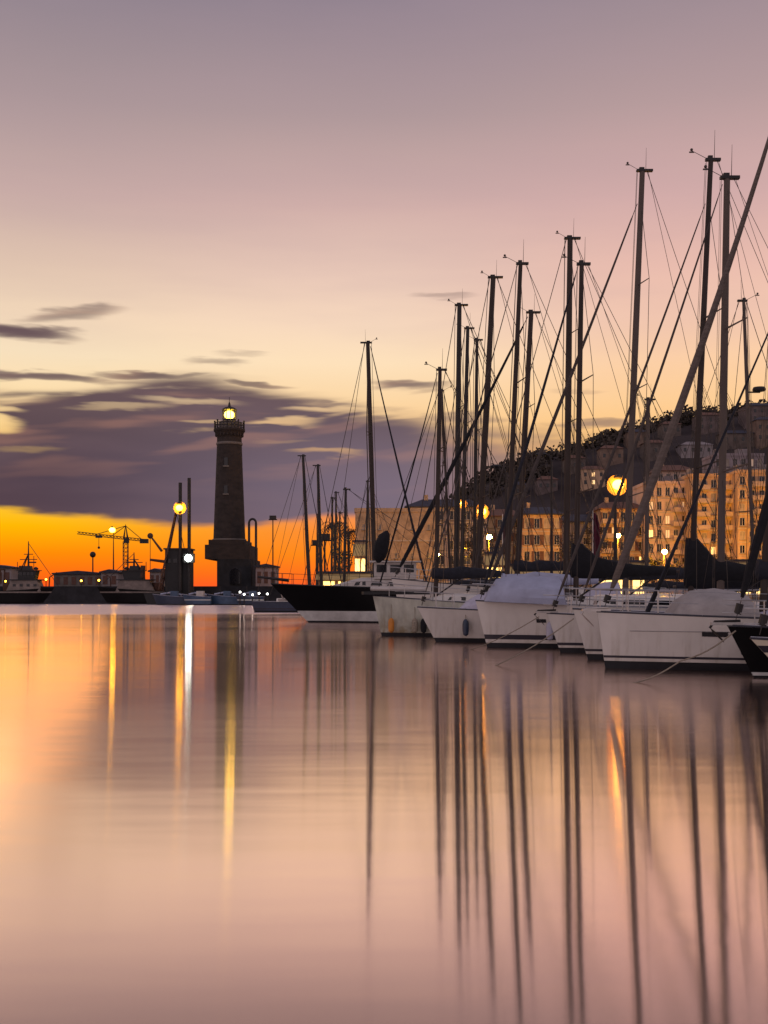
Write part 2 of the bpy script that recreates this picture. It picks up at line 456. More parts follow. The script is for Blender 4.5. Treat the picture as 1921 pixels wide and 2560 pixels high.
h.put(gl.inputs['Roughness'], h.add(h.rng(patch, 0.35, 0.65, WROUGH * 0.9, WROUGH * 1.1), h.mul(ruffle, 0.15)))
gl.inputs['Anisotropy'].default_value = WANI
t.links.new(vn.outputs[0], gl.inputs['Normal'])
t.links.new(h.xyz(1.0, 0.0, 0.0), gl.inputs['Tangent'])
gl.inputs['Color'].default_value = (1.0, 0.82, 0.745, 1)
df = h.n('ShaderNodeBsdfDiffuse')
df.inputs['Color'].default_value = (0.014, 0.011, 0.011, 1)
lw = h.n('ShaderNodeLayerWeight')
lw.inputs['Blend'].default_value = 0.5
fac = h.rng(lw.outputs['Facing'], 0.54, 0.77, 0.34, 1.0)
mxs = h.n('ShaderNodeMixShader')
t.links.new(fac, mxs.inputs[0]); t.links.new(df.outputs[0], mxs.inputs[1]); t.links.new(gl.outputs[0], mxs.inputs[2])
out = h.n('ShaderNodeOutputMaterial'); t.links.new(mxs.outputs[0], out.inputs[0])
b = MB(); b.add([(-6000, -80, 0), (6000, -80, 0), (6000, 9000, 0), (-6000, 9000, 0)], [(0, 1, 2, 3)])
struct(b.build('water', wm, None, False), 'calm harbour water mirroring the sunset and the masts')

# ------------------------------------------------------------------ quays
QZ = 1.15
qpoly = [(27, -40), (27, 66), (15, 82), (9, 92), (1, 112), (-9, 150), (-16, 190), (-16, 262), (900, 262), (900, -40)]
struct(MB().slab(qpoly, -3, QZ).build('quay', M['quay'], None, False), 'concrete quay edging the harbour behind the moored boats')
cop = MB()
for a, b2 in zip(qpoly[:7], qpoly[1:7]):
    A, B = Vector(a), Vector(b2)
    d = (B - A); nrm = Vector((d.y, -d.x)).normalized()
    c = (A + B) / 2 + nrm * 0.22
    cop.box((c.x, c.y, QZ + 0.06), (d.length, 0.5, 0.12), math.atan2(d.y, d.x))
struct(cop.build('quay_edge', M['stone_pale'], None, False))
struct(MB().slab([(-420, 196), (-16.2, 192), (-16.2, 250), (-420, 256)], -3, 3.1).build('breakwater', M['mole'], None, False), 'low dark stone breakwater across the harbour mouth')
struct(MB().slab([(-9, 150.5), (30, 150.5), (240, 150.5), (240, 261.5), (-15, 261.5), (-15, 190)], QZ + 0.002, QZ + 0.006).build('road', M['tarmac'], None, False))

# ------------------------------------------------------------------ hill
def smooth(t):
    t = max(0.0, min(1.0, t)); return t * t * (3 - 2 * t)
ridge = [(930, 1262), (985, 1100), (1040, 1055), (1100, 1024), (1150, 1000), (1200, 985), (1260, 966), (1300, 955), (1330, 942), (1380, 936), (1420, 926),
         (1450, 914), (1500, 912), (1560, 903), (1620, 895), (1660, 888), (1800, 858), (2050, 850), (2500, 900), (3200, 1000), (4200, 1180)]
RD = 455.0
def ridge_py(px):
    for (a, pa), (b_, pb) in zip(ridge, ridge[1:]):
        if a <= px <= b_:
            return pa + (pb - pa) * (px - a) / (b_ - a)
    return 1265.0
hb = MB()
NXH, NYH = 150, 34
hr = random.Random(3)
def hill_z(x, y):
    px = 830 + x / RD * F * (1.0)
    top = CAM_Z + (HOR - ridge_py(830 + x / max(y, 200.0) * F)) * RD / F
    f = smooth((y - 268.0) / (RD - 268.0)) if y <= RD else 1.0 - 0.5 * smooth((y - RD) / 400.0)
    n = math.sin(x * 0.09 + y * 0.05) * 0.8 + math.sin(x * 0.031 - y * 0.043 + 2) * 1.3
    return QZ + max(0.0, top - QZ) * f + n * f
for j in range(NYH):
    y = 263 + (j / (NYH - 1)) ** 1.3 * 620
    for i in range(NXH):
        px = 960 + (i / (NXH - 1)) * 3000
        x = (px - 830) * y / F
        hb.v.append((x, y, hill_z(x, y)))
for j in range(NYH - 1):
    for i in range(NXH - 1):
        hb.f.append((j * NXH + i, j * NXH + i + 1, (j + 1) * NXH + i + 1, (j + 1) * NXH + i))
struct(hb.build('hill', M['hill']), 'dark wooded hill rising behind the town')

def clump(b, c, r, n, size, rr, squash=0.75):
    """a cloud of small leaf faces filling a lumpy ball"""
    for _ in range(n):
        d = Vector((rr.gauss(0, 1), rr.gauss(0, 1), rr.gauss(0, 1))).normalized()
        q = r * (0.45 + 0.55 * rr.random() ** 0.5)
        p = Vector(c) + Vector((d.x * q, d.y * q, d.z * q * squash))
        s = size * (0.6 + 0.8 * rr.random())
        u = Vector((rr.gauss(0, 1), rr.gauss(0, 1), rr.gauss(0, 1))).normalized()
        w = u.orthogonal().normalized()
        v3 = u.cross(w)
        b.add([p + w * s, p + v3 * s * 0.7, p - w * s * 0.9, p - v3 * s * 0.6], [(0, 1, 2, 3)])
# houses scattered on the hill, each set down on the slope
SITES = []
def hill_house(label, px, py, w, hgt, wall, roofm, lit=0, n=3):
    d = 285.0
    while d < 452 and PZ(py, d) > hill_z(PX(px, d), d): d += 2.0
    x = PX(px, d); z = hill_z(x, d) - .6
    SITES.append((px, d, w))
    o = tag(empty('hill_house', (x, d, z)), label, 'house', 'houses on the hillside')
    MB().box((0, 0, hgt / 2 - 1.5), (w, 7, hgt + 3)).build('wall', wall, o, False)
    MB().loft([[(-w / 2 - .4, -3.9, hgt + .01), (w / 2 + .4, -3.9, hgt + .01), (w / 2 + .4, 3.9, hgt + .01), (-w / 2 - .4, 3.9, hgt + .01)],
               [(-w / 4, -.3, hgt + 1.5), (w / 4, -.3, hgt + 1.5), (w / 4, .3, hgt + 1.5), (-w / 4, .3, hgt + 1.5)]], True, True).build('roof', roofm, o, False)
    for i in range(n):
        for zz in ([hgt * .5] if hgt < 5.5 else [hgt * .25, hgt * .7]):
            MB().box((-w / 2 + (i + .5) * w / n, -3.52, zz), (.9, .08, 1.3)).build('window', M['lit'] if i == lit - 1 else M['glass'], o, False)
    return o
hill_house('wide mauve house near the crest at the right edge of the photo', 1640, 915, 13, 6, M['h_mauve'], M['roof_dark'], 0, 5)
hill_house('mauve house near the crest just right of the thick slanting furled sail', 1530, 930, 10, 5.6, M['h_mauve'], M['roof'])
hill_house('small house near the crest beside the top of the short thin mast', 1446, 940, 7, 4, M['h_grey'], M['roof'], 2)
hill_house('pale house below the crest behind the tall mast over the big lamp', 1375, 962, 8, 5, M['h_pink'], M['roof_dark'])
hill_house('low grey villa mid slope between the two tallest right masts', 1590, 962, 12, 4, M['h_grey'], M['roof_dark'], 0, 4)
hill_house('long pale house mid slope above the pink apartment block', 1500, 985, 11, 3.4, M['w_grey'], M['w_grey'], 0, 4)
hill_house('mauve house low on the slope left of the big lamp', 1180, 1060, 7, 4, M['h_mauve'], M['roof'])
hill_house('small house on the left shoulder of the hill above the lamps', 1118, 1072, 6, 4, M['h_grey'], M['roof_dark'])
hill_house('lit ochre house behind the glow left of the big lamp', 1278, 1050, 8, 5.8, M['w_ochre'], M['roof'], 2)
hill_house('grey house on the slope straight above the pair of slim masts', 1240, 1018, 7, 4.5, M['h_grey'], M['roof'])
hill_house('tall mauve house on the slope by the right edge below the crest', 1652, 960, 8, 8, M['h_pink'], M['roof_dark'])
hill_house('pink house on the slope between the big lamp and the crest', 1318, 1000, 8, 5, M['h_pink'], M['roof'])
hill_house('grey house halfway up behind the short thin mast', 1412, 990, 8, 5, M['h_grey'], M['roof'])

wb = MB()
for k in range(520):
    px = 985 + hr.random() * 800
    y = 300 + hr.random() ** 0.7 * 165
    x = (px - 830) * y / F
    if hr.random() < 0.35: y = RD - 6 + hr.random() * 12; x = (px - 830) * y / F
    r = 1.4 + hr.random() ** 2 * 3.4
    if any(abs(px - a) < b_ * 4.2 + 6 and d_ - 62 < y < d_ + 6 for a, d_, b_ in SITES): continue
    clump(wb, (x, y, hill_z(x, y) + r * 0.55), r, 62, 0.72, hr, 0.85)
stuff(wb.build('woodland', M['leaf'], None, False, recalc=False), 'dark pines and scrub covering the hill', 'woodland')

# ------------------------------------------------------------------ lighthouse
LD = 222.0
lx = PX(496, LD)
LB = PZ(1170, LD)
lh = tag(empty('lighthouse', (lx, LD, 3.1)), 'tall tapering stone lighthouse with its lantern lit', 'lighthouse')
def lz(py): return PZ(py, LD) - 3.1
def lw_(px): return px * LD / F
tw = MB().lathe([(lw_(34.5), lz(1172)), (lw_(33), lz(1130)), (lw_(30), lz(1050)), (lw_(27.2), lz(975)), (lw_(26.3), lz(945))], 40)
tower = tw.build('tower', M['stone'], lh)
for zz, r_ in ((1170, 36), (962, 27.6)):
    MB().lathe([(lw_(r_), lz(zz)), (lw_(r_ + .7), lz(zz) + .1), (lw_(r_ + .7), lz(zz) + .4), (lw_(r_), lz(zz) + .5)], 40).build('string_course', M['stone_pale'], lh)
for zz in (1060, 1000):
    w_ = MB().box((-.3, -lw_(33.6 - (1140 - zz) * .042) + .12, lz(zz)), (.7, .5, 1.6)).build('window', M['glass'], lh, False)
    MB().box((-.3, -lw_(33.6 - (1140 - zz) * .042) + .02, lz(zz) - .95), (1.2, .6, .25)).build('sill', M['stone_pale'], w_, False)
gal = MB().lathe([(lw_(26.5), lz(946)), (lw_(29), lz(940)), (lw_(32), lz(934)), (lw_(33.8), lz(932)), (lw_(33.8), lz(928)), (lw_(20), lz(927.5))], 40)
for k in range(24):
    a = 6.28318 * k / 24
    gal.box((math.cos(a) * lw_(28.6), math.sin(a) * lw_(28.6), lz(939.5)), (lw_(4), .3, .7), a)
gal.build('gallery', M['stone'], lh)
rl = MB()
for k in range(24):
    a = 6.28318 * k / 24
    p = (math.cos(a) * lw_(31.5), math.sin(a) * lw_(31.5))
    rl.tube((p[0], p[1], lz(928)), (p[0], p[1], lz(911 if k % 3 == 0 else 915)), .16 if k % 3 == 0 else .07, None, 6)
    if k % 3 == 0: rl.ball((p[0], p[1], lz(910.5)), .2, 8, 5)
for zz in (915, 921):
    rl.path([(math.cos(6.28318 * k / 24) * lw_(31.5), math.sin(6.28318 * k / 24) * lw_(31.5), lz(zz)) for k in range(25)], .09, 5)
rl.build('railing', M['iron'], lh)
MB().lathe([(lw_(23), lz(928)), (lw_(23), lz(912)), (lw_(19), lz(911))], 24).build('watch_room', M['stone_pale'], lh)
ln = MB().lathe([(lw_(14.5), lz(911)), (lw_(14.5), lz(906))], 20).build('lantern_base', M['iron'], lh)
MB().ball((0, 0, lz(896)), lw_(11), 20, 12, .82).build('lamp', M['lamp_light'], ln)
mu = MB()
for k in range(10):
    a = 6.28318 * k / 10
    mu.tube((math.cos(a) * lw_(14.5), math.sin(a) * lw_(14.5), lz(906)), (math.cos(a) * lw_(14.5), math.sin(a) * lw_(14.5), lz(886)), .07, None, 5)
mu.build('glazing_bar', M['iron'], ln)
MB().lathe([(lw_(16.5), lz(886)), (lw_(15), lz(883.5)), (lw_(10), lz(880.5)), (lw_(4), lz(879)), (lw_(2.6), lz(876)), (lw_(2.2), lz(872)), (.05, lz(868))], 20).build('dome', M['iron'], lh)
MB().tube((0, 0, lz(870)), (0, 0, lz(858)), .05).build('lightning_rod', M['iron'], lh)
def lbx(x0, x1, y0, y1, dy0, dy1, m, name, par):
    return MB().box(((PX((x0 + x1) / 2, LD) - lx), (dy0 + dy1) / 2, (lz(y0) + lz(y1)) / 2), (lw_(x1 - x0), dy1 - dy0, lz(y0) - lz(y1))).build(name, m, par, False)
lbx(456, 548, 1210, 1180, -7.5, 7.5, M['stone'], 'plinth', lh)
lbx(462, 536, 1180, 1169, -6.5, 6.5, M['stone'], 'plinth_step', lh)
lbx(482, 553, 1275, 1210, -7.9, 7.9, M['mole'], 'base_wall', lh)
d_ = MB().prism([(-1, 0), (1, 0), (1, 2.2), (.7, 2.8), (0, 3.1), (-.7, 2.8), (-1, 2.2)], -.15, .15).build('door', M['glass'], lh, False)
d_.location = (PX(520, LD) - lx, -7.95, lz(1262))
# the small arch that stands beside the tower
ad = 216.0
ao = tag(empty('arch', (PX(546, ad), ad, 3.1)), 'small dark open arch standing to the right of the lighthouse foot', 'arch')
az_ = lambda py: PZ(py, ad) - 3.1
aw = lambda px: px * ad / F
for s_ in (-1, 1):
    MB().box((s_ * aw(7.5), 0, (az_(1130) + az_(1262)) / 2), (aw(4), 1.0, az_(1130) - az_(1262))).build('pillar', M['iron'], ao, False)
arc = [(math.cos(math.pi * k / 10) * aw(7.5), 0, az_(1130) + math.sin(math.pi * k / 10) * aw(9)) for k in range(11)]
MB().path(arc, aw(2.4), 8).build('arch_top', M['iron'], ao)

# ------------------------------------------------------------------ hulls
class Hull:
    """boat hull lines: bow at x = 0, stern at x = -L, waterline at z = 0"""
    def __init__(s, L, B, fb, fs, rake=0.6, ov=0.3, tr=0.72, flare=0.42, full=0.55):
        s.L, s.B, s.fb, s.fs, s.rake, s.ov, s.tr, s.flare, s.full = L, B, fb, fs, rake, ov, tr, flare, full
    def sheer(s, t): return s.fb + (s.fs - s.fb) * t - 0.09 * math.sin(math.pi * t)
    def half(s, t):
        if t < s.full:
            f = 1 - (1 - t / s.full) ** 2.1
        else:
            f = 1 - (1 - s.tr) * ((t - s.full) / (1 - s.full)) ** 2
        return max(0.012, s.B / 2 * f)
    def pt(s, t, z, out=0.0):
        q = z / s.sheer(t)
        wl = (1 - s.flare * 1.35) + (s.flare * 1.35 - 0.07) * smooth(t / 0.5)
        if q >= 0: gq = wl + (1 - wl) * q ** 0.85
        else: gq = wl * max(0.1, 1 - (-q) * 1.2)
        xs = -s.rake * (1 - max(-0.4, q) ** 1.0) if q > 0 else -s.rake * (1 - max(-.4, q))
        xe = -s.L + s.ov * (1 - max(0, q))
        return (xs + (xe - xs) * t, s.half(t) * gq + out)
    def xdeck(s, x): return max(0.0, min(1.0, -x / s.L))
TS = [0, .012, .03, .06, .10, .15, .21, .28, .36, .45, .55, .65, .75, .84, .92, 1.0]
def hull_band(H, z0, z1, n, out, close=True, t0=0, t1=1.0):
    """side skin between two heights; z1 None means up to the sheer"""
    b = MB()
    ts = [t for t in TS if t0 <= t <= t1]
    for side in (1, -1):
        rows = []
        for t in ts:
            top = H.sheer(t) if z1 is None else z1
            row = []
            for k in range(n + 1):
                z = z0 + (top - z0) * k / n
                x, y = H.pt(t, z, out)
                row.append((x, side * y, z))
            rows.append(row)
        b.loft(rows, False)
        if close and side == 1:
            l = rows[-1]
            b.add(l + [(p[0], -p[1], p[2]) for p in l], [(k, k + 1, n + 2 + k, n + 1 + k) for k in range(n)])
    return b

def make_hull(o, H, hull_m, deck_m, stripe=None, stripe2=None, bottom='antifoul', rail='stripe', bz=0.17):
    hb_ = hull_band(H, bz, None, 6, 0.0).build('hull', M[hull_m], o, True, 50)
    hull_band(H, -0.42, bz, 3, -0.004).build('bottom', M[bottom], hb_, True, 50)
    if stripe: hull_band(H, stripe[0], stripe[1], 1, 0.007, True, 0.0).build('boot_stripe', M[stripe[2]], hb_, True, 50)
    if stripe2: hull_band(H, stripe2[0], stripe2[1], 1, 0.007, True).build('waterline_stripe', M[stripe2[2]], hb_, True, 50)
    d = MB()
    rows = []
    for t in TS:
        z = H.sheer(t); x, y = H.pt(t, z)
        rows.append([(x, y * k, z - .012 + .06 * (1 - k * k)) for k in (-.995, -.6, 0, .6, .995)])
    d.loft(rows, False).build('deck', M[deck_m], o)
    for s_ in (1, -1):
        MB().path([(H.pt(t, H.sheer(t))[0], s_ * (H.pt(t, H.sheer(t))[1] - .01), H.sheer(t) + .015) for t in TS], .03, 5).build('toe_rail', M[rail], o)
    return hb_

def coachroof(o, H, x0, x1, hgt, wm, windows=3, wid=.55, glass='glass'):
    """trunk cabin from x0 (front) back to x1"""
    rows = []
    n = 9
    for i in range(n):
        f = i / (n - 1); x = x0 + (x1 - x0) * f; t = H.xdeck(x)
        w = H.half(t) * wid * (0.35 + .65 * smooth(f / .45)) if f < .45 else H.half(t) * wid
        z = H.sheer(t) - .04
        hh = hgt * smooth(.10 + f / .5) * (1 - .12 * f)
        rows.append([(x, -w, z), (x, -w * .93, z + hh * .72), (x, -w * .72, z + hh), (x, 0, z + hh * 1.06), (x, w * .72, z + hh), (x, w * .93, z + hh * .72), (x, w, z)])
    c = MB().loft(rows, True, True).build('cabin', M[wm], o, True, 30)
    for k in range(windows):
        f0 = .30 + .66 * k / windows; f1 = f0 + .66 / windows - .05
        for s_ in (-1, 1):
            q = []
            for f, u in ((f0, .30), (f1, .30), (f1, .66), (f0 + .02, .66)):
                x = x0 + (x1 - x0) * f; t = H.xdeck(x)
                w = H.half(t) * wid * ((0.35 + .65 * smooth(f / .45)) if f < .45 else 1)
                hh = hgt * smooth(.10 + f / .5) * (1 - .12 * f)
                q.append((x, s_ * (w * (1 - .07 * u / .72) + .012), H.sheer(t) - .04 + hh * u))
            b = MB(); b.add(q + [(p[0], p[1] - s_ * .05, p[2]) for p in q], [(0, 1, 2, 3), (0, 1, 5, 4), (1, 2, 6, 5), (2, 3, 7, 6), (3, 0, 4, 7)])
            b.build('window', M[glass], c, False)
    return c

def rails(o, H, full=True, hgt=.62, m='steel', step=1.6):
    sh = lambda x, s_: (x, s_ * (H.half(H.xdeck(x)) - .07), H.sheer(H.xdeck(x)))
    p = MB()
    a, a2 = sh(-1.45, 1), sh(-1.45, -1)
    pts = []
    for s_ in (1, -1):
        q = [sh(-1.45, s_), sh(-.75, s_)]
        for w in q: p.tube(w, (w[0], w[1], w[2] + hgt), .017, None, 5)
    top = [(sh(x, 1)[0], sh(x, 1)[1], sh(x, 1)[2] + hgt) for x in (-1.45, -.75, -.2)] + [(.12, 0, H.fb + hgt)] + [(sh(x, -1)[0], sh(x, -1)[1], sh(x, -1)[2] + hgt) for x in (-.2, -.75, -1.45)]
    p.path(top, .017, 5)
    p.path([(q_[0], q_[1], q_[2] - hgt * .5) for q_ in top], .012, 5)
    p.build('pulpit', M[m], o)
    if not full: return
    n = int((H.L - 3.0) / step)
    for s_ in (1, -1):
        tops = [(top[0] if s_ == 1 else top[-1])]
        for k in range(1, n + 1):
            x = -1.45 - k * (H.L - 2.6) / n
            w = sh(x, s_)
            MB().tube(w, (w[0], w[1], w[2] + hgt), .013, None, 5).build('stanchion', M[m], o)
            tops.append((w[0], w[1], w[2] + hgt))
        MB().path(tops, .007, 4).build('lifeline', M[m], o)
        MB().path([(q_[0], q_[1], q_[2] - hgt * .48) for q_ in tops], .006, 4).build('lifeline', M[m], o)
    pp = MB(); x = -H.L + .25
    e = [sh(-H.L + 1.4, 1), sh(x, 1), sh(x, -1), sh(-H.L + 1.4, -1)]
    pp.path([(q_[0], q_[1], q_[2] + hgt) for q_ in e], .017, 5)
    for q_ in e: pp.tube(q_, (q_[0], q_[1], q_[2] + hgt), .017, None, 5)
    pp.build('pushpit', M[m], o)

def rig(o, H, J, zt, rake, zstay, r, thick, mast_m='mast', furl_m='sail_dark', spreaders=2, wire=.008, backstay=True, boom=None, cover='sail_dark',
        hump=0.0, vane=1, stay_off=0.0, sag=0.05, shrouds=True, detail=True):
    """mast stepped J aft of the bow, its head at zt and set back by rake"""
    zd = H.sheer(H.xdeck(-J)) + .03
    T = Vector((-J - rake, 0, zt)); Bv = Vector((-J, 0, zd))
    at = lambda z: Bv + (T - Bv) * ((z - zd) / (zt - zd))
    m = MB().path([Bv, at(zd + (zt - zd) * .6), T], [r, r, r * .82], 10, .8).build('mast', M[mast_m], o)
    hd = MB(); hd.box((T.x - r * .7, 0, zt + .03), (r * 5.0, r * 1.3, .09)); hd.box((T.x + r * .2, 0, zt + .10), (r * 1.5, r, .12))
    hd.build('masthead', M['mast_dark'], m, False)
    if detail:
        MB().tube((T.x - r, .05, zt), (T.x - r - .02, .05, zt + 1.0), .012, .005, 4).build('antenna', M['wire'], m)
        v = MB()
        if vane == 0: v.tube((T.x, 0, zt + .1), (T.x, 0, zt + .2), .01, None, 4)
        elif vane > 0:
            v.tube((T.x + r, 0, zt + .05), (T.x + .62, 0, zt + .32), .010, None, 4); v.ball((T.x + .64, 0, zt + .36), .05, 8, 5); v.box((T.x + .64, 0, zt + .28), (.16, .03, .04))
        else:
            v.tube((T.x, 0, zt + .1), (T.x, 0, zt + .42), .010, None, 4); v.box((T.x, 0, zt + .42), (.42, .02, .02)); v.box((T.x - .17, 0, zt + .42), (.12, .02, .12))
        v.build('wind_vane', M['wire'], m)
    chain = []
    for k in range(spreaders):
        zz = zd + (zt - zd) * ((k + 1) / (spreaders + 1) * .98)
        c = at(zz); wid_ = (H.B / 2 - .12) * (1 - .22 * k)
        for s_ in (1, -1):
            MB().tube((c.x, s_ * r * .5, c.z), (c.x - .28, s_ * wid_, c.z + .06), .035, .022, 6, .6).build('spreader', M[mast_m], m)
        chain.append((c.x - .28, wid_, c.z + .06))
    if shrouds:
        xc = -J - .25
        for s_ in (1, -1):
            y0 = s_ * (H.half(H.xdeck(xc)) - .06); z0 = H.sheer(H.xdeck(xc))
            zs_ = zstay if zstay < zt - .4 else zt - .1
            MB().path([(xc, y0, z0)] + [(a, s_ * b_, c) for a, b_, c in chain] + [tuple(at(zs_))], wire, 4).build('shroud', M['wire'], o)
            if chain:
                q = at(chain[0][2] - .1)
                MB().path([(xc + .45, y0, z0), tuple(q)], wire * .9, 4).build('shroud', M['wire'], o)
    if backstay:
        MB().path([tuple(T + Vector((-.2, 0, 0))), (-H.L + .2, 0, H.fs + .1)], wire, 4).build('backstay', M['wire'], o)
        MB().path([(T.x - .25, 0, zt), (-J - rake * .2 - (H.L - J) * .62, 0, zd + 1.35)], wire * .8, 4).build('topping_lift', M['wire'], o)
    if thick is not None:
        b0 = Vector((-.18 + stay_off, 0, H.fb + .08)); b1 = at(zstay) + Vector((r + .02, 0, 0))
        on = lambda k: b0 + (b1 - b0) * k + Vector((-sag * 4 * k * (1 - k), 0, 0))
        f = MB().path([on(k / 8) for k in range(9)], wire * 1.2, 4).build('forestay', M['wire'], o)
        if thick > 0:
            u = b1 - b0
            MB().path([on(k) for k in (.035, .06, .16, .28, .4, .5, .6, .72, .85, .96, .975)], [thick * .35, thick * .8, thick, thick * .97, thick * .9, thick * .82, thick * .74, thick * .62, thick * .5, thick * .36, .01], 8).build('furled_sail', M[furl_m], f)
            MB().path([b0 + u * .012, b0 + u * .026], .09, 10).build('furling_drum', M['mast_dark'], f)
    if boom:
        z = zd + 1.15; bl = boom
        bo = MB().tube((-J - r, 0, z), (-J - bl, 0, z + .06), .07, .06, 8).build('boom', M[mast_m], o)
        MB().tube((-J - r, 0, zd + .25), (-J - 1.3, 0, z - .06), .035, None, 6).build('vang', M['mast_dark'], o)
        prof = [(0.22, .1, .12, .05), (0.16, hump + .25, .30, .14), (-.25, hump + .22, .34, .22), (-.75, max(.32, hump * .72), .34, .2), (-1.15, .40 + hump * .12, .30, .18),
                (-bl * .5, .34, .26, .17), (-bl * .8, .24, .2, .13), (-bl + .15, .14, .14, .08)]
        if detail:
            for s_ in (-1, 1):
                c_ = at(zd + (zt - zd) * .52)
                for fx in (.35, .7):
                    MB().path([(c_.x, s_ * .06, c_.z), (-J - bl * fx, s_ * .16, z + .25)], wire * .7, 4).build('lazy_jack', M['wire'], bo)
                MB().path([(T.x + r * 1.6, s_ * .07, zt - .05), (-J + r * 1.8, s_ * .10, zd + .4)], wire * .7, 4).build('halyard', M['wire'], m)
        rows = []
        for x, up, dn, w in prof:
            cz = z + (up - dn * .6) / 2; hz = (up + dn * .6) / 2
            rows.append([(-J + x - (rake * .04), w * math.cos(6.28318 * k / 12), cz + hz * math.sin(6.28318 * k / 12)) for k in range(12)])
        MB().loft(rows, True, True).build('sail_cover', M[cover], bo)
    return m, at

def anchor(o, H, m='mast_dark'):
    b = MB(); z = H.fb
    b.box((.02, 0, z + .05), (.75, .14, .07))
    b.build('bow_roller', M['steel'], o, False)
    a = MB()
    a.path([(-.3, 0, z + .12), (.30, 0, z + .10), (.42, 0, z - .05)], .03, 6)
    a.add([(.42, 0, z - .03), (.30, .17, z - .16), (.12, .10, z - .34), (.08, 0, z - .40), (.12, -.10, z - .34), (.30, -.17, z - .16), (.22, 0, z - .24)],
          [(0, 1, 6), (1, 2, 6), (2, 3, 6), (3, 4, 6), (4, 5, 6), (5, 0, 6), (0, 5, 4, 3, 2, 1)])
    a.build('anchor', M[m], o, False)

def place(label, d, bow, base, top, stay=None, head=-1, LOA=11, beam=3.3, fs=None, fbz=None, hull='gelcoat', deck='deck', thick=.10, yaw=0, group='sailing yachts moored bow out along the quay',
          r=.10, mast_m='mast', furl_m='sail_dark', stripe=None, stripe2=None, rake=.7, boom=None, cover='sail_dark', hump=0, cabin=True, railing=True,
          spreaders=2, wire=None, vane=1, detail=True, cat='sailboat', roof='gelcoat', flare=.42, bz=.17, name='sailing_yacht', wl_px=None, sprayhood=None, back=True, sag=.05):
    y = d + beam * .36
    xb = PX(bow[0], y); zb = fbz if fbz else PZ(bow[1], y)
    zb = max(.9, zb)
    xm = PX(base, y); J = abs(xm - xb)
    zt = PZ(top[1], y); rk = (PX(top[0], y) - xm) * (-head)
    rk = rk * 1.0
    zs_ = PZ(stay[1], y) if stay else zt
    o = tag(empty(name, (xb, y, 0), (math.pi if head < 0 else 0) + R(yaw)), label, cat, group)
    H = Hull(LOA, beam, zb, fs if fs else zb * .86, rake, .35, flare=flare)
    make_hull(o, H, hull, deck, stripe, stripe2, bz=bz)
    if cabin: coachroof(o, H, -J + .9, -LOA * .70, .48, roof)
    if sprayhood:
        rows = []
        for f in range(6):
            x = -LOA * .62 - f * .28; w = H.half(H.xdeck(x)) * .62; z = H.sheer(H.xdeck(x)) + .2; hh = (.25 + .75 * math.sin(min(1, (f + .4) / 4) * 1.57)) * 1.05
            rows.append([(x, w * math.cos(math.pi * k / 10), z + hh * math.sin(math.pi * k / 10)) for k in range(11)])
        MB().loft(rows, True, True).build('sprayhood', M[sprayhood], o)
    if railing: rails(o, H)
    mm, at = rig(o, H, J, zt, rk, zs_, r, thick, mast_m, furl_m, spreaders, wire or max(.008, .00027 * y), back, boom, cover, hump, vane, detail=detail, sag=sag)
    return o, H, J, at

# ------------------------------------------------------------------ the row of yachts, nearest first
oC, HC, JC, _ = place('cream yacht with a steeply raked bow cut by the right edge of the photo', 21.2, (1622, 1380), 2050, (2090, -300), LOA=11, beam=3.2, hull='cream', rake=1.0, thick=.09, boom=3.6,
    stripe=(.78, .92, 'stripe'), flare=.5)
oA, HA, JA, _ = place('black hulled yacht with dark furled sail and an anchor on its bow', 24.6, (1572, 1352), 1990, (2010, -200), LOA=11.5, beam=3.4, hull='black_hull', rake=.62, thick=.12, boom=3.8,
    stripe2=(.05, .13, 'stripe_white'), furl_m='sail_black', flare=.40, bz=.03)
anchor(oA, HA)
oN, HN, JN, atN = place('nearest white yacht, a dark slot window in its tall side', 27.7, (1290, 1322), 1648, (1706, 188), vane=0, sag=.17, LOA=12.2, beam=3.7, rake=.22, thick=.115, boom=4.4,
    furl_m='sail_pale', stripe=(.285, .345, 'stripe'), r=.105, flare=.30, roof='canvas_lilac', cabin=True, bz=.20, hump=.1)
anchor(oN, HN, 'steel')
# its slot window, side line, foredeck cover and inner stay
HNside = lambda x, z, out: (x, HN.pt(HN.xdeck(x), z, out)[1], z)
for s_ in (1, -1):
    b = MB()
    ring = []
    for x, z in ((-2.44, .88), (-3.05, .87), (-3.05, 1.0), (-2.44, 1.01)):
        t_ = HN.xdeck(x); ring.append((HN.pt(t_, z)[0], s_ * HN.pt(t_, z, .012)[1], z))
    b.add(ring + [(p[0], p[1] - s_ * .06, p[2]) for p in ring], [(0, 1, 2, 3), (0, 1, 5, 4), (1, 2, 6, 5), (2, 3, 7, 6), (3, 0, 4, 7)])
    b.build('hull_window', M['glass'], oN, False)
    MB().path([(HN.pt(t_, 1.0)[0], s_ * HN.pt(t_, 1.0, .004)[1], 1.0) for t_ in TS[3:9]], .012, 4).build('side_line', M['canvas_grey'], oN)
fc = MB(); rows = []
for i, (x, w, hh) in enumerate(((-1.95, .75, .05), (-2.15, .95, .42), (-2.45, 1.15, .62), (-3.0, 1.30, .72), (-3.5, 1.4, .66), (-3.75, 1.42, .60), (-3.95, 1.42, .06))):
    z = HN.sheer(HN.xdeck(x)) + .01
    rows.append([(x, w * math.cos(math.pi * k / 12), z + hh * (math.sin(math.pi * k / 12) ** .7) * (1 + .05 * math.sin(k * 2.1 + i))) for k in range(13)])
MB().loft(rows, True, True).build('deck_cover', M['canvas_grey'], oN)
q = atN(PZ(690, 30)); MB().path([(-1.32, 0, HN.sheer(.1) + .05), tuple(q)], [.055, .02], 6).build('inner_stay', M['sail_dark'], oN)
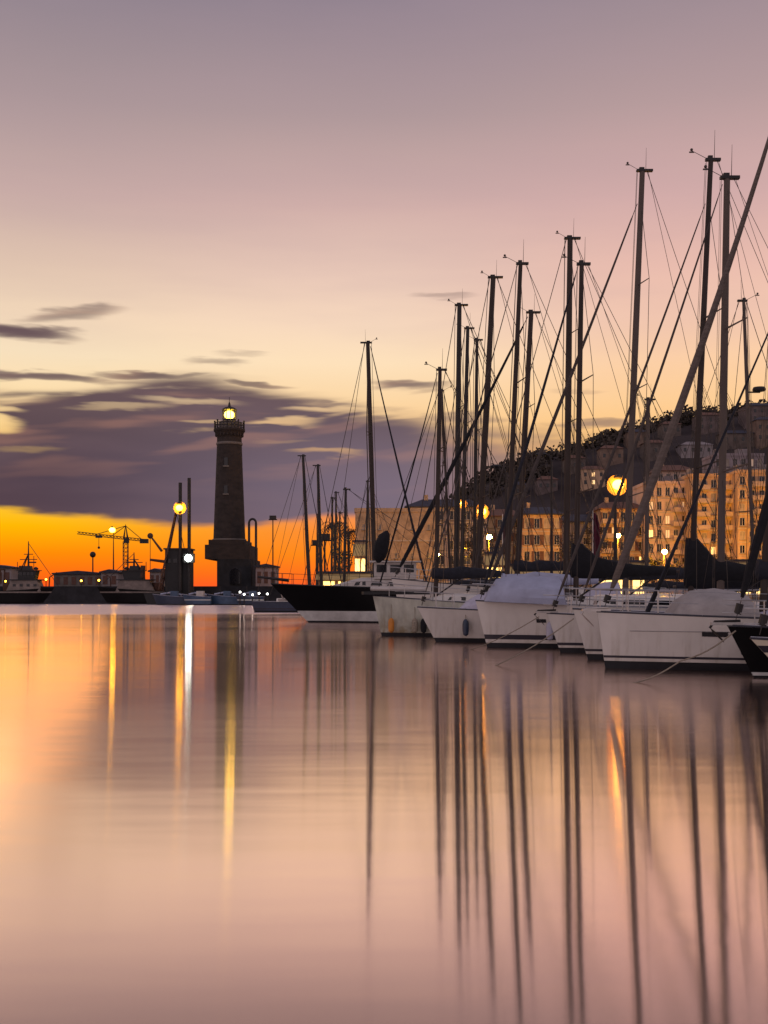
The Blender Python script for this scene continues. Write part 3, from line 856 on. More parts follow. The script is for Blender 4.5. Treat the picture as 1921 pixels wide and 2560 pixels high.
MB().path([(-1.32, 0, HN.sheer(.1) + .0), (-1.32 - (q.x + 1.32) * -.16, 0, HN.sheer(.1) + (q.z - HN.sheer(.1)) * .16)], [.06, .06], 6).build('furled_staysail', M['sail_black'], oN)

o2, H2, J2, _ = place('white yacht half hidden by the nearest one, with the right of the two tallest masts', 31.6, (1238, 1316), 1556, (1571, 386), (1556, 398), LOA=11.4, beam=3.3, rake=.45, thick=.05, boom=4.0,
    furl_m='sail_brown', r=.115, hump=.2, stripe=(.25, .32, 'stripe'), cover='sail_black', mast_m='mast_pale', sprayhood='canvas_lilac')
o1, H1, J1, _ = place('white yacht with an anchor under its bow and a tall black sail pack', 35.3, (1182, 1326), 1490, (1536, 347), (1516, 440), LOA=12.2, beam=3.4, rake=.45, thick=.055, boom=4.4,
    furl_m='sail_brown', r=.10, hump=1.25, cover='sail_black', stripe=(.25, .34, 'stripe'), fbz=1.3, roof='canvas_lilac')
anchor(o1, H1)
oX, HX, JX, _ = place('white yacht with a broad dark waterline stripe and a blue grey tent over its foredeck', 39.0, (1028, 1298), 1244, (1257, 572), LOA=10.6, beam=3.2, rake=.42, thick=.07, boom=3.8,
    furl_m='sail_dark', r=.10, hump=.85, cover='sail_black', stripe=(.30, .47, 'stripe'))
rows = []
yX = 39.0 + 3.2 * .36
for i, (x, w, h0) in enumerate(((-.30, .38, .02), (-.42, .45, .34), (-.75, .65, .82), (-1.3, .95, .98), (-2.2, 1.3, 1.0), (-3.0, 1.5, 1.02), (-3.10, 1.5, .03))):
    z = HX.sheer(HX.xdeck(x)) + .0
    prof_ = [(1.0, 0.0), (1.02, .22), (.9, .52), (.55, .84), (.12, 1.0), (-.12, 1.0), (-.55, .84), (-.9, .52), (-1.02, .22), (-1.0, 0.0)]
    rows.append([(x, w * a, z + h0 * c * (1 + .03 * math.sin(i * 2.3 + j * 1.7))) for j, (a, c) in enumerate(prof_)])
MB().loft(rows, True, True).build('deck_tent', M['canvas_blue'], oX, True, 25)
oH, HH, JH, _ = place('white yacht with a plain raked bow left of the tent covered one', 43.4, (902, 1312), 1092, (1125, 571), LOA=10.8, beam=3.2, rake=.75, thick=.035, boom=3.9,
    furl_m='sail_brown', r=.10, cover='canvas_blue', mast_m='mast', hump=.1, roof='canvas_lilac', sprayhood='canvas_lilac')
rows = []
for i, (x, w, h0) in enumerate(((-1.7, .6, .02), (-2.0, .8, .34), (-2.6, 1.1, .72), (-3.3, 1.25, .78), (-3.9, 1.4, .74), (-4.0, 1.4, .02))):
    z = HH.sheer(HH.xdeck(x))
    rows.append([(x, w * math.cos(math.pi * k / 10), z + h0 * math.sin(math.pi * k / 10) ** .7) for k in range(11)])
MB().loft(rows, True, True).build('deck_cover', M['canvas_lilac'], oH, True, 30)
oB, HB, JB, _ = place('large yacht farther back, its tall mast rising behind the big lamp', 46.4, (1036, 1292), 1350, (1388, 370), (1375, 440), LOA=13.8, beam=3.5, rake=.5, thick=.09, boom=5.0,
    furl_m='sail_brown', r=.14, hump=.3, spreaders=3, mast_m='mast_pale')
oS, HS, JS, _ = place('old stained white yacht with a dark bowsprit platform over its blunt bow', 49.4, (806, 1276), 942, (951, 800), (951, 806), LOA=9.6, beam=3.1, fbz=1.85, fs=1.35, hull='gelcoat_old', rake=.40, thick=.045, boom=3.4,
    furl_m='sail_black', r=.10, hump=.1, flare=.34, cover='sail_dark')
MB().slab([(-2.6, -.52), (.42, -.20), (.52, 0), (.42, .20), (-2.6, .52)], HS.fb + .06, HS.fb + .20).build('bowsprit_platform', M['black'], oS, False)
sb = MB().path([(-2.4, .46, HS.fb + .30), (.1, .15, HS.fb + .32)], .10, 8).build('rolled_cover', M['ship_white'], oS)
b = MB(); rows = []
yS = 49.4 + 3.1 * .36
for px_, py_, w in ((836, 1146, .05), (831, 1155, .26), (826, 1172, .34), (822, 1192, .35), (820, 1206, .28), (818, 1216, .06)):
    lxx = -(PX(px_, yS) - oS.location.x)
    rows.append([(lxx + w * math.cos(6.28318 * k / 10), w * .8 * math.sin(6.28318 * k / 10), PZ(py_, yS)) for k in range(10)])
b.loft(rows, True, True).build('sail_bag', M['sail_black'], oS)
oT, HT, JT, _ = place('big yacht with a thick dark furled sail slanting across the masts', 57.0, (846, 1250), 1116, (1148, 676), (1140, 684), LOA=14.5, beam=3.6, fs=1.6, rake=.8, thick=.125, boom=5.2,
    furl_m='sail_black', r=.15, hump=.2, roof='gelcoat')
oE, HE, JE, _ = place('tall yacht behind the tent covered one, left of a pair of close masts', 53.2, (1000, 1290), 1223, (1232, 516), LOA=13.4, beam=3.4, rake=.6, thick=.03, boom=4.8,
    furl_m='sail_brown', r=.16, spreaders=3, mast_m='mast')

# yachts farther back whose masts show between the others
BACK = 'yachts behind the front row'
bk = dict(group=BACK, railing=False)
place('yacht behind with a mast leaning well to the right between two straight ones', 61, (905, 1285), 1029, (1066, 600), LOA=12, r=.17, thick=.03, furl_m='sail_brown', boom=4, rake=.6, fbz=1.4, **bk)
place('yacht behind with the dark upright mast left of the leaning one', 64.5, (868, 1285), 985, (993, 660), LOA=12, r=.16, thick=.03, furl_m='sail_brown', mast_m='mast_dark', boom=4, fbz=1.4, **bk)
place('yacht behind with a slim dark mast close right of the dark upright mast', 68, (900, 1284), 996, (1011, 710), LOA=11, r=.13, thick=.025, furl_m='sail_brown', mast_m='mast_dark', boom=4, fbz=1.3, **bk)
place('small yacht behind with the slim mast nearly touching the leaning mast', 71.5, (935, 1284), 1024, (1031, 735), LOA=10, r=.12, thick=.025, furl_m='sail_brown', mast_m='mast_dark', boom=3.6, fbz=1.3, **bk)
place('yacht behind pointing the other way, its thin mast leaning left', 75, (1070, 1284), 976, (955, 845), head=1, LOA=9.5, r=.09, thick=.03, boom=3.4, fbz=1.3, **bk)
place('yacht beyond the black boat, its lone tall mast standing clear of the others', 79, (938, 1262), 812, (795, 741), (797, 748), head=1, LOA=9.4, beam=3.0, fbz=1.2, r=.17, thick=.085, furl_m='sail_dark', boom=3.6, spreaders=2, **bk)
place('yacht behind with a short mast topping out at the hill crest', 66, (1290, 1285), 1396, (1401, 864), (1394, 872), LOA=9.5, r=.13, thick=.03, furl_m='sail_brown', mast_m='mast_pale', boom=3.4, fbz=1.3, **bk)
oR, HR_, JR, atR = place('yacht behind with a left leaning mast carrying a radar near the right edge', 49.6, (1845, 1300), 1632, (1607, 651), head=1, LOA=10.5, r=.09, thick=.03, furl_m='sail_brown', mast_m='mast_pale', boom=3.8, fbz=1.2, **bk)
qr = atR(PZ(846, 50.8))
rd_ = MB().lathe([(.02, 0), (.28, .02), (.30, .10), (.26, .2), (.02, .24)], 14, (qr.x + .55, 0, qr.z)); rd_.box((qr.x + .3, 0, qr.z - .03), (.6, .08, .06)); rd_.build('radar', M['mast_dark'], oR)

# ------------------------------------------------------------------ black hulled boat with a long overhanging bow
yK = 73.5
oK = tag(empty('black_sailing_boat', (PX(586, yK), yK, 0), math.pi), 'long black hulled boat with a white band low on its side and an overhanging bow', 'boat')
HK = Hull(15.0, 4.0, PZ(1262, yK), 2.2, 2.5, .4, flare=.55)
hull_band(HK, .78, None, 6, 0.0).build('hull', M['black_hull'], oK, True, 50)
kk = hull_band(HK, .12, .78, 3, -0.004).build('lower_hull', M['stripe_white'], oK, True, 50)
hull_band(HK, -.42, .12, 2, -0.008).build('bottom', M['antifoul'], kk, True, 50)
rows = []
for t_ in TS:
    z = HK.sheer(t_); x, y_ = HK.pt(t_, z); rows.append([(x, y_ * k, z - .012 + .06 * (1 - k * k)) for k in (-.99, 0, .99)])
MB().loft(rows, False).build('deck', M['teak'], oK)
for s_ in (1, -1):
    MB().path([(HK.pt(t_, HK.sheer(t_))[0], s_ * HK.pt(t_, HK.sheer(t_))[1], HK.sheer(t_) + .03) for t_ in TS], .05, 5).build('bulwark_rail', M['black'], oK)
rails(oK, HK, True, .75, 'iron')
coachroof(oK, HK, -3.6, -10.2, .75, 'ship_white', 4, .6)
wh = MB().box((-8.3, 0, HK.sheer(.5) + 1.15), (2.8, 2.2, 1.1)).build('wheelhouse', M['ship_white'], oK, False)
for k in range(3):
    for s_ in (1, -1): MB().box((-7.4 - k * .9, s_ * 1.1, HK.sheer(.5) + 1.3), (.66, .06, .5)).build('window', M['glass'], wh, False)
MB().box((-8.3, 0, HK.sheer(.5) + 1.76), (3.4, 2.6, .09)).build('wheelhouse_roof', M['ship_white'], oK, False)
MB().path([(-1.2, 0, HK.fb + .25), (.9, 0, HK.fb + .5)], [.11, .07], 8).build('bowsprit', M['iron'], oK)
a_ = MB(); a_.path([(-.5, -.55, HK.fb - .2), (-.75, -.62, HK.fb - 1.0)], .05, 6); a_.box((-.75, -.63, HK.fb - 1.05), (.7, .1, .16)); a_.build('anchor', M['ship_white'], oK)
rig(oK, HK, 4.9, PZ(1058, yK) + .0, .1, PZ(1058, yK), .10, None, 'mast_dark', spreaders=1, wire=.015, boom=None, backstay=True, detail=False)

# small yachts far off, their bare masts against the orange sky
FAR = 'small far yachts with bare masts against the orange sky'
for lab, d, base, top in (('far yacht with a short mast just right of the lighthouse arch', 150, 604, (603, 1112)), ('far yacht with the left mast of a close trio by the lighthouse', 128, 620, (618, 1076)),
        ('far yacht with the taller slim middle mast of the trio', 132, 632, (631, 1064)), ('far yacht with the lowest right mast of the trio', 136, 643, (642, 1108)),
        ('far yacht with a tall mast leaning to the left beside the orange sky', 112, 671, (655, 985)), ('far yacht with a thin mast just left of a thicker upright one', 122, 689, (684, 1040)),
        ('far yacht with the thick upright mast between leaning mast and black boat', 116, 696, (687, 1006))):
    x = PX(base, d); zt = PZ(top[1], d)
    o = tag(empty('sailing_yacht', (x + 2.6 * (1 if top[0] < base else -1), d, 0), 0 if top[0] < base - 6 else math.pi), lab, 'sailboat', FAR)
    H = Hull(8.5, 2.6, 1.25, 1.05, .6)
    make_hull(o, H, 'navy_hull' if d < 123 else 'gelcoat', 'deck', (.3, .4, 'stripe'))
    coachroof(o, H, -2.8, -6, .45, 'gelcoat', 2)
    rig(o, H, 2.6, zt, abs(PX(top[0], d) - x), zt, .17 if d < 120 else .13, .05, 'mast_dark', 'sail_dark', 1, .022, True, 3.0, 'sail_dark', detail=False)

# port lights in the sides, stern fenders
def portlight(o, H, x, z, w=.34, hh=.13):
    for s_ in (1, -1):
        ring = []
        for a, c in ((0, 0), (-w, 0), (-w, hh), (0, hh)):
            t_ = H.xdeck(x + a); ring.append((H.pt(t_, z + c)[0], s_ * H.pt(t_, z + c, .010)[1], z + c))
        b = MB(); b.add(ring + [(p[0], p[1] - s_ * .06, p[2]) for p in ring], [(0, 1, 2, 3), (0, 1, 5, 4), (1, 2, 6, 5), (2, 3, 7, 6), (3, 0, 4, 7)])
        b.build('port_light', M['glass'], o, False)
for o_, H_, xs_, z_ in ((oX, HX, (-2.0, -3.2, -4.4), .92), (oH, HH, (-2.6, -3.8), .85), (o1, H1, (-2.2, -3.4, -4.6), .9), (o2, H2, (-2.4, -3.6), .95), (oS, HS, (-2.6, -3.6, -4.6), 1.15), (oA, HA, (-2.0, -3.1), .95)):
    for x_ in xs_: portlight(o_, H_, x_, z_)
def fender(lab, o_, H_, x, zc, m_, side=1):
    t_ = H_.xdeck(x); X = o_.location.x - x; Y = o_.location.y - side * (H_.pt(t_, zc)[1] + .13)
    f_ = tag(empty('fender', (X, Y, zc)), lab, 'fender', 'fenders hung over the yachts')
    MB().lathe([(.03, -.33), (.11, -.27), (.13, -.1), (.13, .15), (.10, .27), (.04, .34)], 12).build('fender_body', M[m_], f_)
    MB().tube((0, 0, .33), (0, .10, H_.sheer(t_) - zc + .05), .012).build('line', M['rope'], f_)
fender('pale fender hung on the tent covered yacht behind its tent', oX, HX, -2.55, .62, 'canvas_lilac')
fender('navy fender on the side of the plain bow white yacht', oH, HH, -1.9, .60, 'navy_hull')
fender('pale fender beside the anchor of the yacht with the tall sail pack', o1, H1, -1.35, .66, 'canvas_lilac')
fender('navy fender on the nearest white yacht close to the black bow', oN, HN, -3.45, .72, 'navy_hull')

# mooring ropes, from the bows down to the water
def rope(label, pts, r=.018):
    P = []
    for i in range(len(pts) - 1):
        a, c = Vector(pts[i]), Vector(pts[i + 1])
        for k in range(8):
            f = k / 8; p = a + (c - a) * f; p.z -= .10 * math.sin(math.pi * f); P.append(tuple(p))
    P.append(pts[-1])
    return tag(MB().path(P, r, 5).build('mooring_rope', M['rope']), label, 'rope', 'mooring ropes running down into the water')
rope('pale mooring rope running from the black bow across the nearest white hull into the water', [(7.85, 24.5, 1.15), (PX(1470, 24.6), 24.6, PZ(1428, 24.6)), (PX(1344, 24.3), 24.3, -.05)])
rope('thin mooring rope falling to the water from the bow with the anchor', [(PX(1246, 31), 31.5, 1.25), (PX(1062, 30), 30, -.05)])
rope('rope of the tent covered yacht sloping left into the water', [(PX(1165, 36.4), 36.4, 1.2), (PX(1010, 38.6), 38.6, -.05)], .016)
for px_, lab in ((1349, 'brown line down the nearest white hull, the left of two'), (1370, 'brown line down the nearest white hull, the right of two')):  # two thin brown vertical tubes down the near hull side
    xr = PX(px_, 28.6); lx_ = oN.location.x - xr; t_ = HN.xdeck(-lx_)
    ys = oN.location.y - HN.pt(t_, 1.2)[1] - .02
    tag(MB().path([(xr, ys + .05, HN.sheer(t_) + .05), (xr, ys, 1.2), (xr - .01, oN.location.y - HN.pt(t_, .5)[1] - .02, .5), (xr, oN.location.y - HN.pt(t_, .27)[1] - .02, .27)], .022, 6).build('brown_line', M['rope']), lab, 'rope', 'brown lines down the nearest white hull')
# fenders hung over the stained boat
for px_, mm_, lab in ((846, 'orange', 'orange fender hanging by the bow of the stained white yacht'), (898, 'rope', 'pale brown fender hanging on the stained white yacht'), (917, 'sail_black', 'dark fender at the waterline beside the plain white bow')):
    yf = 48.6; x = PX(px_, yf); t_ = HS.xdeck(-(x - oS.location.x)) if x > oS.location.x else 0
    ys = oS.location.y - HS.pt(t_, .8)[1] - .16
    f_ = tag(empty('fender', (x, ys, .5)), lab, 'fender', 'fenders on the stained yacht')
    MB().lathe([(.03, -.33), (.12, -.26), (.14, -.1), (.14, .15), (.11, .27), (.04, .34)], 12).build('fender_body', M[mm_], f_)
    MB().tube((0, 0, .34), (0, .14, 1.0), .015).build('line', M['rope'], f_)

# ------------------------------------------------------------------ ships and gear on the breakwater
def trawler(label, px, d, L, z_up=1.0, tall=1.0, hullm='black_hull', head=1):
    o = tag(empty('fishing_trawler', (PX(px, d), d, 0), 0 if head > 0 else math.pi), label, 'trawler', 'fishing trawlers by the breakwater')
    o.scale = (1, 1, .84)
    H = Hull(L, L * .27, 3.6, 2.6, 1.6, .3, .8, .4)
    def sh(ob): ob.location = (L * .5, 0, 0); return ob
    hu = sh(hull_band(H, .3, None, 5, 0).build('hull', M[hullm], o, True, 50))
    rows = []
    for t_ in TS:
        z = H.sheer(t_); x, y_ = H.pt(t_, z); rows.append([(x, y_ * k, z - .3) for k in (-.97, 0, .97)])
    sh(MB().loft(rows, False).build('deck', M['teak'], o))
    hull_band(H, 2.3, 2.6, 1, .03, True).build('hull_band', M['ship_dim'], hu)
    w = MB().prism([(-L * .30, 2.4), (L * .22, 2.4), (L * .16, 4.9), (-L * .22, 4.9)], -L * .11, L * .11).build('deckhouse', M['ship_dim'], o, False)
    for k in range(4): MB().box((-L * .17 + k * L * .1, -L * .11, 3.9), (.5, .12, .5)).build('porthole', M['glass'], w, False)
    MB().box((-L * .03, 0, 5.02), (L * .46, L * .25, .22)).build('boat_deck', M['black'], o, False)
    br = MB().prism([(-L * .13, 5.13), (L * .11, 5.13), (L * .14, 6.9), (-L * .12, 6.9)], -L * .085, L * .085).build('bridge', M['black'], o, False)
    for k in range(4): MB().box((-L * .085 + k * L * .055, -L * .086, 6.3), (L * .042, .08, .7)).build('window', M['glass'], br, False)
    MB().box((L * .01, 0, 6.98), (L * .31, L * .2, .16)).build('bridge_roof', M['iron'], o, False)
    MB().box((-L * .01, 0, 7.5), (L * .13, L * .12, .9), 0, .8).build('top_cabin', M['black'], o, False)
    m = MB()
    m.tube((0, 0, 7.9), (0, 0, 7.9 + 5.2 * tall), .19, .07); m.tube((-1.2, .6, 7.1), (0, 0, 7.9 + 2.6 * tall), .10); m.tube((-1.2, -.6, 7.1), (0, 0, 7.9 + 2.6 * tall), .10)
    m = m.build('mast', M['iron'], o)
    y_ = MB()
    for zz, ww in ((9.3, 1.5), (10.4, .8)): y_.tube((-ww, 0, 7.9 + (zz - 7.9) * tall), (ww, 0, 7.9 + (zz - 7.9) * tall), .08)
    y_.box((.6, 0, 8.7), (1.5, .2, .3)); y_.lathe([(.02, 0), (.4, .05), (.45, .4), (.02, .7)], 10, (1.3, 0, 7.1)); y_.build('radar_arm', M['iron'], m)
    for s_ in (-1, 1):
        MB().tube((s_ * L * .12 - .5, 0, 7.0), (s_ * L * .12 - .5, 0, 9.4 + s_ * .6), .06).build('aerial', M['iron'], o)
    MB().path([(0, 0, 7.9 + 4.8 * tall), (L * .44, 0, 3.7)], .05, 4).build('forestay', M['wire'], o)
    MB().path([(L * .30, 0, 3.0), (L * .31, 0, 5.6), (L * .42, 0, 6.6)], .12, 6).build('bow_derrick', M['rust'], o)
    ne = MB(); ne.lathe([(.1, -1.1), (.9, -1.0), (.9, 1.0), (.1, 1.1)], 12, (-L * .30, 0, 3.4)); ne.build('net_drum', M['rust'], o)
    ga = MB()
    for s_ in (-1, 1): ga.tube((-L * .40, s_ * L * .1, 2.5), (-L * .38, s_ * L * .09, 7.2), .16)
    ga.tube((-L * .38, -L * .1, 7.2), (-L * .38, L * .1, 7.2), .16)
    ga.build('stern_gantry', M['rust'], o)
    MB().tube((-L * .12, .8, 5.4), (-L * .13, .8, 8.0), .5, .42, 10).build('funnel', M['rust'], o)
    return o
trawler('fishing trawler at the far left with a pale deckhouse and stepped mast', 62, 193, 12, tall=1.0)
t2 = trawler('fishing trawler left of the white floodlight with a dark bridge', 290, 192.5, 13.5, tall=.55, head=-1)

BZ = 3.1
def shed(label, x0, x1, y0, d, m='w_tan', n=4, roofm='roof_dark'):
    w = (x1 - x0) * d / F; hh = PZ(y0, d) - BZ
    o = tag(empty('harbour_shed', (PX((x0 + x1) / 2, d), d, BZ)), label, 'shed', 'low sheds on the breakwater')
    MB().box((0, 0, hh / 2), (w, 5, hh)).build('wall', M[m], o, False)
    MB().prism([(-w / 2 - .3, hh), (w / 2 + .3, hh), (w / 2 + .3, hh + .25), (0, hh + .7), (-w / 2 - .3, hh + .25)], -2.9, 2.9).build('roof', M[roofm], o, False)
    for k in range(n):
        MB().box((-w / 2 + (k + .5) * w / n, -2.53, hh * .48), (w / n * .55, .1, hh * .6)).build('door', M['shutter'], o, False)
    return o
shed('long low cream shed between the two trawlers', 125, 228, 1241, 212, 'stone_pale', 6)
shed('low dark shed at the far left edge behind the trawler', -30, 34, 1228, 214, 'w_grey', 4)
shed('small dark shed beside the right trawler', 226, 262, 1238, 211, 'w_grey', 2)
shed('low shed against the foot of the lighthouse on its right', 556, 600, 1226, 214, 'w_mauve', 3)
shed('narrow shed left of the two spud poles', 330, 352, 1236, 209, 'w_grey', 2)

# dredger: barge with machinery house, two spud poles and lattice gear
dd = 186.0
dx = lambda px: PX(px, dd) - PX(388, dd)
dz = lambda py: PZ(py, dd)
dr = tag(empty('dredging_barge', (PX(388, dd), dd, 0)), 'black dredging barge with two tall spud poles and a slanting derrick', 'barge')
MB().loft([[(dx(322) , -4, 1.9), (dx(452), -4, 1.9), (dx(452), 4, 1.9), (dx(322), 4, 1.9)], [(dx(330), -4, .0), (dx(446), -4, .0), (dx(446), 4, .0), (dx(330), 4, .0)], [(dx(338), -3.6, -.7), (dx(440), -3.6, -.7), (dx(440), 3.6, -.7), (dx(338), 3.6, -.7)]], True, True).build('hull', M['black'], dr, False)
ho = MB().box((dx(387), .5, (1.9 + dz(1188)) / 2), (dx(412) - dx(362), 5, dz(1188) - 1.9)).build('machinery_house', M['black'], dr, False)
MB().box((dx(387), .5, dz(1188) + .12), (dx(415) - dx(359), 5.5, .24)).build('house_roof', M['iron'], ho, False)
for k in range(3): MB().box((dx(370 + k * 14), -2.04, dz(1212)), (.7, .1, .7)).build('window', M['glass'], ho, False)
for px_, top_ in ((396, 1046), (415, 1036)):
    MB().tube((dx(px_), -2.6, -1.5), (dx(px_), -2.6, dz(top_)), .29, .29, 12).build('spud_pole', M['iron'], dr)
bm_ = MB()
for s_ in (-1, 1): bm_.tube((dx(352), s_ * 1.2 - 2, 2.5), (dx(386), s_ * .3 - 2, dz(1108)), .16)
for k in range(1, 7):
    f = k / 7; xx = dx(352) + (dx(386) - dx(352)) * f; z0 = 2.5 + (dz(1108) - 2.5) * f; w_ = 1.2 - .9 * f
    bm_.tube((xx, -2 - w_, z0), (xx, -2 + w_, z0), .08)
bm_.build('derrick_boom', M['rust'], dr)
ar = MB(); ar.tube((dx(356), -2.2, dz(1192)), (dx(332), -2.2, dz(1160)), .22, .14); ar.ball((dx(331), -2.2, dz(1159)), .5, 8, 6); ar.build('crane_arm', M['rust'], dr)
MB().tube((dx(362), -2.4, dz(1214)), (dx(331), -2.4, dz(1210)), .26, .2).build('fender_arm', M['rust'], dr)
ar = MB(); ar.tube((dx(331), -2.2, dz(1160)), (dx(331), -2.2, 3.2), .05); ar.tube((dx(386), -2, dz(1108)), (dx(404), -2, dz(1190)), .05); ar.build('cable', M['wire'], dr)
fl = MB().box((dx(416), -3.25, dz(1207)), (1.9, .5, 1.5)).build('floodlight', M['iron'], dr, False)
MB().lathe([(.02, 0), (.48, .0), (.58, .18), (.4, .3), (.02, .3)], 18).build('lamp', M['lamp_flood'], fl).matrix_local = Matrix.Translation((dx(416), -3.55, dz(1207))) @ Matrix.Rotation(R(90), 4, 'X')

# tower crane beyond
cd = 330.0
cx = lambda px: PX(px, cd) - PX(272, cd)
cz = lambda py: PZ(py, cd) - 0.0
cr_ = tag(empty('tower_crane', (PX(272, cd), cd, 0), R(0)), 'dark tower crane with a long level jib beyond the breakwater', 'crane')
MB().box((0, 0, 1.0), (9, 9, 4.5)).build('base_block', M['mole'], cr_, False)
def lattice(b, p, q, w, n, r):
    p, q = Vector(p), Vector(q); ax = (q - p).normalized(); u = Vector((0, 1, 0)); v = ax.cross(u).normalized()
    cs = [u * w + v * w, u * w - v * w, -u * w - v * w, -u * w + v * w]
    for c in cs: b.tube(p + c, q + c, r, None, 5)
    for k in range(n):
        a0 = p + (q - p) * (k / n); a1 = p + (q - p) * ((k + 1) / n)
        for i in range(4): b.tube(a0 + cs[i], a1 + cs[(i + 1) % 4], r * .7, None, 4)
    return b
lattice(MB(), (0, 0, 3), (0, 0, cz(1170)), .65, 12, .10).build('tower', M['iron'], cr_)
lattice(MB(), (0, 0, cz(1163)), (cx(168), 0, cz(1151)), .34, 14, .10).build('jib', M['iron'], cr_)
lattice(MB(), (0, 0, cz(1163)), (cx(318), 0, cz(1168)), .34, 6, .10).build('counter_jib', M['iron'], cr_)
MB().box((cx(312), 0, cz(1169)), (2.4, 1.4, 1.3)).build('counterweight', M['black'], cr_, False)
MB().box((.6, -1.6, cz(1168)), (1.4, 1.4, 1.5)).build('cab', M['black'], cr_, False)
MB().path([(-.6, 0, cz(1164)), (0, 0, cz(1134)), (.6, 0, cz(1164))], .3, 6).build('apex', M['iron'], cr_)
tr = MB()
for px_ in (205, 240): tr.tube((0, 0, cz(1136)), (cx(px_), 0, cz(1151 + (px_ - 168) * .115)), .10, None, 4)
tr.tube((0, 0, cz(1136)), (cx(308), 0, cz(1166)), .10, None, 4); tr.build('tie_rod', M['iron'], cr_)
hk = MB(); hk.box((cx(214), 0, cz(1159)), (1.8, 1.0, .8)); hk.tube((cx(214), 0, cz(1159)), (cx(214), 0, cz(1182)), .07); hk.ball((cx(214), 0, cz(1183)), .4, 8, 5); hk.build('hook_block', M['iron'], cr_)

def post(name, label, px, py, d, zb, r=.09, grp=None, head='ball', cat='post'):
    o = tag(empty(name, (PX(px, d), d, zb)), label, cat, grp)
    zt = PZ(py, d) - zb
    MB().tube((0, 0, 0), (0, 0, zt), r * 1.3, r, 8).build('pole', M['iron'], o)
    b = MB()
    if head == 'ball': b.ball((0, 0, zt + r * 3), r * 5, 10, 7)
    else:
        b.box((0, 0, zt), (r * 12, r * 9, r * 7)); b.tube((-r * 8, 0, zt - r * 4), (r * 8, 0, zt - r * 4), r, None, 5)
    b.build('head', M['iron'], o, head == 'ball')
    return o
post('harbour_beacon', 'thin post with a round dark top between the two trawlers', 201, 1202, 214, BZ, .12, None, 'ball', 'beacon')
post('loudspeaker_post', 'thin post with a square dark head right of the lighthouse arch', 702, 1160, 150, QZ, .12, 'thin posts against the orange sky', 'box')
post('loudspeaker_post', 'thin post with a square dark head over the far bare masts', 590, 1118, 205, BZ, .10, 'thin posts against the orange sky', 'box')
post('loudspeaker_post', 'short post with a square dark head beside the thick upright far mast', 684, 1172, 190, QZ, .12, 'thin posts against the orange sky', 'box')

# small boats lying under the breakwater
for k, (px0, px1, dd_, lab, hm) in enumerate(((330, 400, 178, 'small dark blue fishing boat below the black barge, the left one', 'navy_hull'), (394, 452, 176, 'small blue fishing boat right under the white floodlight', 'blue_hull'),
        (448, 512, 177, 'small blue fishing boat below the lighthouse wall', 'blue_hull'), (508, 566, 174, 'small dark boat moored among the white quay lights', 'navy_hull'))):
    L = (px1 - px0) * dd_ / F * 1.1
    o = tag(empty('small_fishing_boat', (PX(px0, dd_), dd_, 0), math.pi), lab, 'fishing boat', 'small boats moored under the breakwater')
    H = Hull(L, 2.2, 1.75, 1.3, .7, .1, .8)
    make_hull(o, H, hm, 'teak', (.75, .9, 'stripe_white') if k % 2 else None, rail='canvas_blue')
    MB().box((-L * .62, 0, 1.75), (1.2, 1.3, 1.0), 0, .92).build('wheelhouse', M['ship_white' if k == 1 else 'blue_hull'], o, False)
    MB().tube((-L * .4, 0, 1.2), (-L * .4, 0, 3.0), .05).build('mast', M['iron'], o)
    MB().path([(-L * .2, -.6, 1.7), (-L * .5, -.8, 2.0), (-L * .8, -.7, 1.6)], .16, 6).build('net_roll', M['canvas_blue'], o)
for px_, py_, lab in ((519, 1281, 'leftmost of the small white lights low on the breakwater'), (528, 1286, 'small white light second from the left on the breakwater'), (546, 1287, 'lowest white light near the middle of the breakwater row'), (560, 1284, 'white light right of the middle of the breakwater row'), (578, 1285, 'rightmost white quay light by the black boat')):
    o = tag(empty('quay_light', (PX(px_, 171), 171, 0)), lab, 'quay light', 'small white lights under the lighthouse')
    zt = PZ(py_, 171)
    MB().tube((0, 0, -1), (0, 0, zt), .09, None, 6).build('post', M['iron'], o)
    MB().ball((0, 0, zt + .15), .14, 10, 6).build('bulb', M['lamp_white'], o)

for px_, py_, lab in ((100, 1253, 'tiny warm light right of the left trawler'), (176, 1256, 'tiny warm light under the left end of the cream shed'), (214, 1255, 'tiny warm light under the right end of the cream shed'), (318, 1256, 'tiny warm light right of the right trawler'), (12, 1257, 'tiny warm light at the far left edge of the breakwater')):
    o = tag(empty('quay_light', (PX(px_, 196.5), 196.5, BZ)), lab, 'quay light', 'tiny warm lights along the breakwater')
    zt = PZ(py_, 196.5) - BZ
    MB().tube((0, 0, 0), (0, 0, zt), .07, None, 6).build('post', M['iron'], o)
    MB().ball((0, 0, zt + .12), .17, 10, 6).build('bulb', M['lamp_mole'], o)

